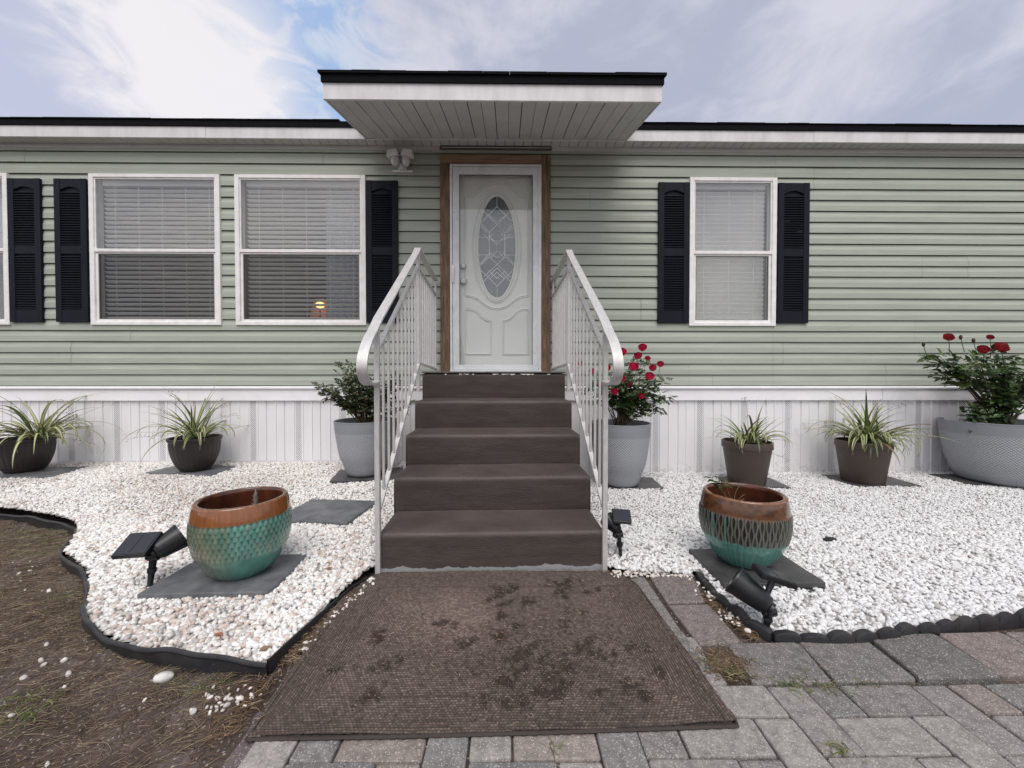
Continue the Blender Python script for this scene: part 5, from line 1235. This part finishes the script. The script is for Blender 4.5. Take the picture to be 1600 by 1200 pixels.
def bloom(parent, p, r, col, seed, name='rose_bloom', open_=1.0, tilt=(0, -.5, 1)):
    sr = random.Random(seed); mb = MB(); ax = unit(tilt); a_ = unit(np.cross(ax, [1, .2, 0])); b = np.cross(ax, a_); k_ = 0
    for ring, (n, rr, p0, p1, wd_) in enumerate(((6, 1.0, -.9, .18 + .25 * open_, .62), (6, .86, -.7, .62, .58), (5, .66, -.4, .9, .62), (4, .44, -.2, 1.15, .75), (3, .22, -.1, 1.25, 1.0))):
        for i in range(n):
            t0 = 2 * math.pi * (i + .5 * (ring % 2)) / n + sr.uniform(-.15, .15); V = []; c2 = np.array(col) * sr.uniform(.7, 1.25) * (1 - .10 * ring)
            for u in (0, .35, .7, 1):
                for s_ in (-1, -.5, 0, .5, 1):
                    t = t0 + s_ * wd_ * math.pi / n * 1.9 * (.4 + .6 * min(1, u * 1.5)); ph = p0 + (p1 - p0) * u - .10 * s_ * s_ * u
                    out_ = rr * (1 + (.16 if ring < 3 else .04) * u ** 3); rad = a_ * math.cos(t) + b * math.sin(t)
                    V.append(rad * r * out_ * math.cos(ph * .9) + ax * r * (1.0 * math.sin(ph) * (1 if ring else .8) + .05))
            mb.add(V, [(q * 5 + w2, q * 5 + w2 + 1, q * 5 + w2 + 6, q * 5 + w2 + 5) for q in range(3) for w2 in range(4)], tuple(c2))
    mb.add([ax * -r * .5, ax * -r * .1 + a_ * r * .25, ax * -r * .1 + b * r * .25, ax * -r * .1 - a_ * r * .25, ax * -r * .1 - b * r * .25], [(0, 1, 2), (0, 2, 3), (0, 3, 4), (0, 4, 1)], (.07, .10, .03))
    o = mb.build(name, M['petal'], parent, smooth='all'); o.location = tuple(np.array(p) - np.array(parent.location)); return o
GRN = [(.050, .078, .032), (.065, .100, .040), (.035, .055, .026), (.085, .110, .045)]
GRN_D = [(.060, .085, .036), (.080, .110, .045), (.042, .060, .028), (.105, .070, .045), (.11, .14, .055)]
GRN_R = [(.050, .088, .032), (.070, .125, .038), (.036, .060, .025), (.105, .165, .045)]
b1 = bush('rose_bush', (-1.31, -.46, .585), [(at(560, 595, -.46), (.20, .16, .14), 26), (at(515, 615, -.44), (.12, .12, .09), 11), (at(600, 605, -.46), (.20, .16, .14), 20), (at(545, 565, -.48), (.08, .08, .07), 4), (at(498, 602, -.45), (.04, .05, .03), 3), (at(633, 640, -.46), (.05, .05, .05), 3)],
          'leafy green bush without flowers in the grey planter left of the steps', 'bush', None, .036, GRN_D, 11, 0, 10, .35)
b2 = bush('rose_bush', (1.055, -.45, .60), [(at(985, 600, -.45), (.20, .16, .14), 24), (at(1020, 600, -.45), (.14, .13, .12), 12), (at(935, 600, -.45), (.13, .13, .14), 10), (at(1000, 565, -.46), (.10, .09, .05), 5), (at(1040, 620, -.46), (.05, .06, .06), 5), (at(1030, 640, -.46), (.05, .05, .04), 3)],
          'rose bush with bright pink blooms in the grey planter right of the steps', 'rose bush', None, .036, GRN_R, 12, 0, 11, .35)
for i, (px, py, dy, r_) in enumerate(((1004, 543, -.52, .032), (972, 550, -.50, .034), (997, 556, -.50, .030), (990, 573, -.58, .036), (1032, 569, -.50, .026), (1020, 575, -.52, .028), (1015, 588, -.58, .034), (971, 592, -.60, .030), (1002, 619, -.58, .024), (907, 568, -.46, .022), (925, 580, -.46, .026), (983, 600, -.50, .024), (948, 575, -.50, .030), (960, 612, -.58, .026), (1012, 560, -.44, .022), (940, 600, -.52, .022))):
    bloom(b2, at(px, py, dy), r_ * 1.15, (.80, .030, .120), 40 + i, tilt=(random.uniform(-.3, .3), -.7, .8))
b3 = bush('rose_bush', (4.78, -.40, .56), [(at(1482, 568, -.42), (.21, .14, .14), 11), (at(1550, 563, -.40), (.15, .16, .11), 9), (at(1595, 590, -.36), (.20, .2, .18), 12), (at(1558, 612, -.40), (.15, .12, .14), 9), (at(1530, 648, -.44), (.12, .08, .05), 6), (at(1640, 575, -.36), (.22, .2, .3), 10)],
          'tall rose bush with dark red blooms in the wide grey bowl', 'rose bush', None, .058, GRN_R, 13, 0, 8, .55, .008)
for i, (px, py, dy, r_) in enumerate(((1482, 527, -.44, .044), (1547, 527, -.42, .030), (1536, 546, -.48, .048), (1564, 543, -.52, .058))):
    bloom(b3, at(px, py, dy), r_ * .88, (.36, .008, .018), 60 + i, tilt=(random.uniform(-.4, .4), -.75, 1), open_=.8)
for i, (px, py) in enumerate(((1443, 538), (1501, 527), (1521, 532))):
    p = at(px, py, -.44) - np.array(b3.location); mb = MB(); mb.sphere(p, .016, 8, 6, (.8, .8, 1.5), (.07, .045, .03)); mb.tube([p, p + np.array([.015, 0, -.06]), p + np.array([.04, 0, -.14])], .0028, 5, (.06, .09, .03)); mb.build('rose_bud', M['petal'], b3, smooth='all')
for i, (px, py) in enumerate(((1482, 527), (1547, 529), (1536, 544), (1565, 542))):
    p = at(px, py, -.44) - np.array(b3.location); mb = MB(); mb.tube([p, p + np.array([.01, 0, -.08]), p + np.array([.02, .01, -.17])], .003, 5, (.06, .09, .03)); mb.build('flower_stem', M['tint'], b3, smooth='all')
for i, (px, py) in enumerate(((1004, 543), (972, 550), (1032, 569))):
    p = at(px, py, -.50) - np.array(b2.location); mb = MB(); mb.tube([p, p + np.array([-.005, .01, -.05]), p + np.array([-.01, .02, -.12])], .002, 5, (.06, .09, .03)); mb.build('flower_stem', M['tint'], b2, smooth='all')

def blade(mb, L_, az_, el0, droop, w_, edge, mid, sr, b0=(0, 0, 0)):
    n = 12; p = np.array(b0, float); e = el0; pts = []; a_ = az_; cv = sr.uniform(-.25, .25)
    for i in range(n + 1):
        pts.append(p.copy()); t = i / n; p = p + np.array([math.cos(a_) * math.cos(e), math.sin(a_) * math.cos(e), math.sin(e)]) * L_ / n; e -= droop * (t * 1.6 + .2) / n; a_ += cv / n
    P = np.array(pts); T = np.gradient(P, axis=0); V = []; C_ = []
    for i, (q, tt) in enumerate(zip(P, T)):
        s_ = unit(np.cross(tt, [0, 0, 1])); nn = unit(np.cross(s_, tt)); t = i / n; ww = w_ * (min(1, .55 + t * 1.6) if t < .3 else 1) * max(.03, (1 - max(0, t - .35) / .66) ** .8)
        for u, cc in ((-1, edge), (-.62, edge), (-.5, mid), (0, mid), (.5, mid), (.62, edge), (1, edge)):
            V.append(q + s_ * ww * u + nn * ww * .35 * abs(u)); C_.append(tuple(np.array(cc) * (1 - .25 * (t > .93))))
    mb.add(V, [(i * 7 + j, i * 7 + j + 1, i * 7 + 8 + j, i * 7 + 7 + j) for i in range(n) for j in range(6)], C_)
CREAM, GRE, GRE2 = (.60, .60, .33), (.10, .155, .05), (.17, .22, .075)
def strap(px_c, py_c, y, n, lens, label, style, seed, bias, stalks, wmax=.0085, hang=.6):
    base = at(px_c, py_c, y); base = np.array([px_c, y, py_c]) if False else base
    o = empty('striped_plant', tuple(base), label, 'striped plant', 'striped strap leaf plants along the skirting'); sr = random.Random(seed); mb = MB()
    for i in range(n):
        az_ = bias[0] + sr.gauss(0, bias[1]) if sr.random() < bias[2] else sr.uniform(0, 2 * math.pi)
        el0 = R(sr.uniform(12, 80)); L_ = sr.uniform(*lens) * 1.38; dr_ = (sr.uniform(.4, 2.0) if sr.random() < .6 else sr.uniform(1.6, 3.6)) * hang
        if style == 'centre': e_, m_ = (GRE, CREAM) if sr.random() < .75 else (GRE, GRE2)
        else: e_, m_ = (CREAM, GRE) if sr.random() < .8 else (GRE2, GRE)
        k = sr.uniform(.75, 1.15); e_ = tuple(np.array(e_) * k); m_ = tuple(np.array(m_) * k)
        if sr.random() < .07: e_ = m_ = (.22, .16, .08)
        blade(mb, L_, az_, el0, dr_, sr.uniform(.65, 1.15) * wmax * 1.5, e_, m_, sr, (sr.uniform(-.05, .05), sr.uniform(-.04, .04), -.01))
    for i in range(n // 3):
        az_ = sr.uniform(math.pi * 1.05, math.pi * 1.95) if sr.random() < .75 else sr.uniform(0, 2 * math.pi)
        e_, m_ = (GRE, CREAM) if style == 'centre' else (CREAM, GRE)
        blade(mb, sr.uniform(.30, lens[1] * .95), az_, R(sr.uniform(30, 62)), sr.uniform(2.6, 4.2), sr.uniform(.9, 1.25) * wmax * 1.75, e_, m_, sr, (.10 * math.cos(az_), .08 * math.sin(az_), 0))
    mb.build('leaves', M['blade'], o, smooth='all')
    for (dx, dz, dy) in stalks:
        s_ = MB(); e = np.array([dx, dy, dz]); m_ = np.array([dx * .35, dy * .3, dz * .85 + .06]); P = [m_ * 2 * t * (1 - t) + e * t * t for t in np.linspace(0, 1, 14)]
        s_.tube(P, np.linspace(.0018, .0008, 14), 4, (.17, .15, .10))
        for k in range(9):
            t = .62 + .38 * k / 9; q = m_ * 2 * t * (1 - t) + e * t * t; d = np.array([sr.uniform(-.04, .04), sr.uniform(-.03, .03), sr.uniform(-.03, .03)]); s_.tube([q, q + d * .6, q + d], .0008, 4, (.17, .15, .10)); s_.sphere(q + d, .0035, 5, 4, (1, 1, 1), (.12, .09, .06))
        s_.build('flower_stalk', M['tint'], o)
    return o
strap(62, 683, -.34, 62, (.20, .56), 'striped strap leaf plant spilling from the far left bowl planter', 'centre', 21, (-.5, .9, .55), ((.22, .14, 0), (-.30, .26, 0), (.55, -.05, -.05)), .0098, .95)
strap(306, 682, -.32, 44, (.18, .50), 'striped strap leaf plant with long arching stalks left of the steps', 'edge', 22, (2.6, .7, .35), ((-.27, .42, .0), (.33, .30, .0), (-.62, -.02, -.05), (.42, .20, 0)), .0090, .62)
strap(1170, 690, -.44, 46, (.14, .36), 'shorter striped strap leaf plant in the smaller brown pot', 'edge', 23, (-.4, .8, .40), ((-.02, .42, .05), (.42, -.18, 0)), .0088, .70)
strap(1355, 690, -.40, 92, (.20, .48), 'fullest cream striped strap leaf plant, right of the smaller one', 'edge', 24, (-.2, 1.2, .35), ((-.30, .38, .05), (.40, .34, 0), (.62, .05, -.05), (.15, .36, 0)), .0098, .80)

# small weed in the striped glazed pot, dead stalk in the teal one
wd_ = empty('weed', (1.215, -1.96, .31), 'green weed growing up from the striped glazed pot', 'weed'); sr = random.Random(4); s_ = MB(); l_ = MB()
for (ex, ez, ey) in ((-.085, .20, .02), (-.055, .17, .03), (-.02, .19, .0), (.06, .16, 0), (.085, .09, 0), (.075, .12, -.02)):
    P = [np.array([ex * t * t * 1.0 + .01 * math.sin(t * 5), ey * t, ez * t - .02]) for t in np.linspace(0, 1, 8)]; s_.tube(P, np.linspace(.002, .001, 8), 5, (.20, .17, .07))
    if ex < 0:
        for k in range(9):
            a_ = sr.uniform(0, 6.28); leaflet(l_, P[-1] - (P[-1] - P[-2]) * sr.random() * 1.5, np.array([math.cos(a_), math.sin(a_), sr.uniform(-.2, .3)]), [0, 0, 1], sr.uniform(.03, .045), .014, (.06 * sr.uniform(.8, 1.4), .10, .03))
s_.build('stems', M['tint'], wd_, smooth='all'); l_.build('leaves', M['leaf'], wd_)
ds = empty('dead_stalk', (-1.305, -2.04, .330), 'dry grey brown stalk standing in the teal glazed pot', 'dead plant'); s_ = MB(); s_.tube([(0, 0, -.01), (.004, 0, .05), (.002, 0, .10), (.004, 0, .135)], [.004, .012, .009, .0012], 7, (.17, .14, .11))
for k in range(12): a_ = k * 2.4; s_.tube([(0, 0, .02 + k * .007), (.016 * math.cos(a_), .016 * math.sin(a_), .035 + k * .007)], .0016, 4, (.20, .16, .12))
s_.build('stalk', M['tint'], ds, smooth='all')
P = np.column_stack([rng.normal(-1.31, .07, 260), rng.normal(-2.06, .05, 260), np.full(260, .345)])
strands('pot_debris', P, rng.uniform(.01, .05, 260), rng.uniform(.0008, .002, 260), np.array([[.17, .10, .06], [.30, .24, .18], [.08, .05, .03]])[rng.integers(0, 3, 260)], .5, 'dry leaf bits on the soil of the teal glazed pot', 'leaf litter', .8)

# ================================================================== SOLAR SPOTLIGHTS
def spotlight(base, joint, head_dir, head_len, r0, r1, pc, pu, pv_, pw_, ph_, label):
    o = empty('solar_spotlight', tuple(base), label, 'solar spotlight', 'black solar spotlights staked in the gravel'); B = np.array(base); J = np.array(joint) - B
    s_ = MB(); s_.tube([(0, 0, -.09), (0, 0, 0), tuple(J * .55), tuple(J * .97)], [.003, .010, .014, .016], 4); s_.tube([tuple(J * .5), tuple(J * .62)], [.018, .018], 12); s_.build('stake', M['plastic'], o, bevel=.001)
    k = MB(); d = np.array([1., .2, 0]); k.tube([J - d * .020 + (0, 0, -.012), J + d * .020 + (0, 0, -.012)], .019, 14); k.tube([J - d * .030 + (0, 0, -.012), J - d * .021 + (0, 0, -.012)], .013, 10); k.build('tilt_knob', M['plastic'], o, smooth=35)
    hd_ = unit(head_dir); h0 = J + np.array([0, 0, .008]); h = MB(); L_ = head_len
    pts = [h0 + hd_ * L_ * t for t in (0, .05, .12, .14, .55, .93, .94, 1.0)]; rr = [r0 * .6, r0 * .95, r0, r0 * 1.08, r0 + (r1 - r0) * .62, r1, r1 * 1.04, r1 * 1.04]
    h.tube(pts, rr, 28, cap=False); q = len(h.v); h.tube([pts[-1], pts[-1] - hd_ * .022], [r1 * .97, r1 * .9], 28, cap=False); hm = h.build('lamp_head', M['plastic'], o, smooth=40)
    g = MB(); g.tube([pts[-1] - hd_ * .024, pts[-1] - hd_ * .020], [r1 * .93, r1 * .9], 28); g.build('lens', M['lens'], hm)
    rb = MB(); rb.tube([h0 - hd_ * .012, h0 + hd_ * .012], [r0 * .62, r0 * .62], 14); rb.build('cable_gland', M['plastic'], hm, smooth=40)
    u, v = unit(pu), np.array(pv_, float); v = unit(v - u * (v @ u)); n = np.cross(u, v); n = n if n[2] > 0 else -n; c_ = np.array(pc) - B; p = MB(); th = .022
    def bx_(m, su, sv, a, b):
        vs = [c_ + u * sx * su + v * sy * sv + n * z_ for z_ in (a, b) for sx, sy in ((-1, -1), (1, -1), (1, 1), (-1, 1))]; m.add(vs, [(0, 3, 2, 1), (4, 5, 6, 7), (0, 1, 5, 4), (1, 2, 6, 5), (2, 3, 7, 6), (3, 0, 4, 7)])
    bx_(p, pw_ / 2, ph_ / 2, -th, 0); pm = p.build('solar_panel', M['plastic'], o, bevel=.003)
    cc = MB()
    def cellq(a0, a1): cc.add([c_ + u * pw_ / 2 * x_ + v * ph_ / 2 * y_ + n * .0012 for x_, y_ in ((a0, -.88), (a1, -.88), (a1, .88), (a0, .88))], [(0, 1, 2, 3)])
    cellq(-.90, -.02); cellq(.02, .90); cc.build('solar_cell', M['cell'], pm)
    a_ = MB(); a_.tube([h0 + hd_ * L_ * .15, (h0 + hd_ * L_ * .15 + c_ - n * .01) / 2 + n * -.008, c_ - n * .012], [.013, .011, .016], 10); a_.build('panel_arm', M['plastic'], o, smooth=40)
    return o
spotlight((-1.690, -2.215, .035), (-1.675, -2.205, .205), (.52, .66, .38), .115, .044, .062, (-1.725, -2.235, .268), (1, .10, .02), (0, .86, .52), .140, .125, 'black solar spotlight staked in the gravel left of the teal glazed pot')
spotlight((1.050, -2.495, .005), (1.070, -2.49, .095), (-.66, .58, .48), .150, .040, .060, (1.115, -2.455, .222), (.94, -.04, -.30), (.10, .97, .10), .150, .080, 'black solar spotlight leaning at the gravel corner before the striped glazed pot')
spotlight((.640, -1.885, .015), (.628, -1.88, .165), (-.45, .70, .40), .10, .028, .045, (.640, -1.90, .270), (1, -.12, -.05), (0, .80, .55), .100, .085, 'black solar spotlight beside the foot of the right railing')

# bits lying about
m_ = MB(); m_.tube([(-.038, .006, 0), (-.02, 0, .004), (0, -.002, .005), (.022, .002, .003), (.036, -.004, 0)], [.006, .012, .013, .012, .007], 7); o_ = m_.build('plastic_scrap', M['plastic'], bevel=.001)
p = at(1297, 828, -1.715); o_.location = (p[0], -1.715, .047); tag(o_, 'small black scrap lying alone on the white pebbles right of the striped glazed pot', 'scrap')
v, f = ico(2); v = v * np.array([.028, .020, .018]) * (1 + rng.normal(size=(len(v), 1)) * .03); q = np.where(v[:, 2:] > .01, .7, 1); v = v * q
o_ = np_mesh('stone', v, f, mat('white_rock', (.72, .70, .66), .8, var=.15, vscale=40, bump=.4, bscale=60), smooth=True); o_.location = (-1.18, -2.715, .012); o_.rotation_euler = (0, .2, .5); tag(o_, 'large white stone lying on the soil outside the left edging', 'stone')
for (px, py, c0, lab) in ((348, 992, (.30, .11, .07), 'reddish dry leaf on the pebbles before the teal glazed pot'), (520, 893, (.28, .14, .08), 'tan dry leaf on the pebbles near the lower left stair corner'), (404, 1017, (.24, .15, .10), 'brown dry leaf near the tip of the left gravel bed')):
    mb = MB(); sr = random.Random(px); leaflet(mb, np.zeros(3), [1, .3, .1], [0, -.1, 1], .045, .013, c0); o_ = mb.build('fallen_leaf', M['tint']); g = at(px, py, -4.03 + .99 * 600 / (py - 590)); o_.location = (g[0], g[1], bedz(g[0], g[1]) + .016); o_.rotation_euler = (0, 0, sr.uniform(0, 3)); tag(o_, lab, 'fallen leaf')
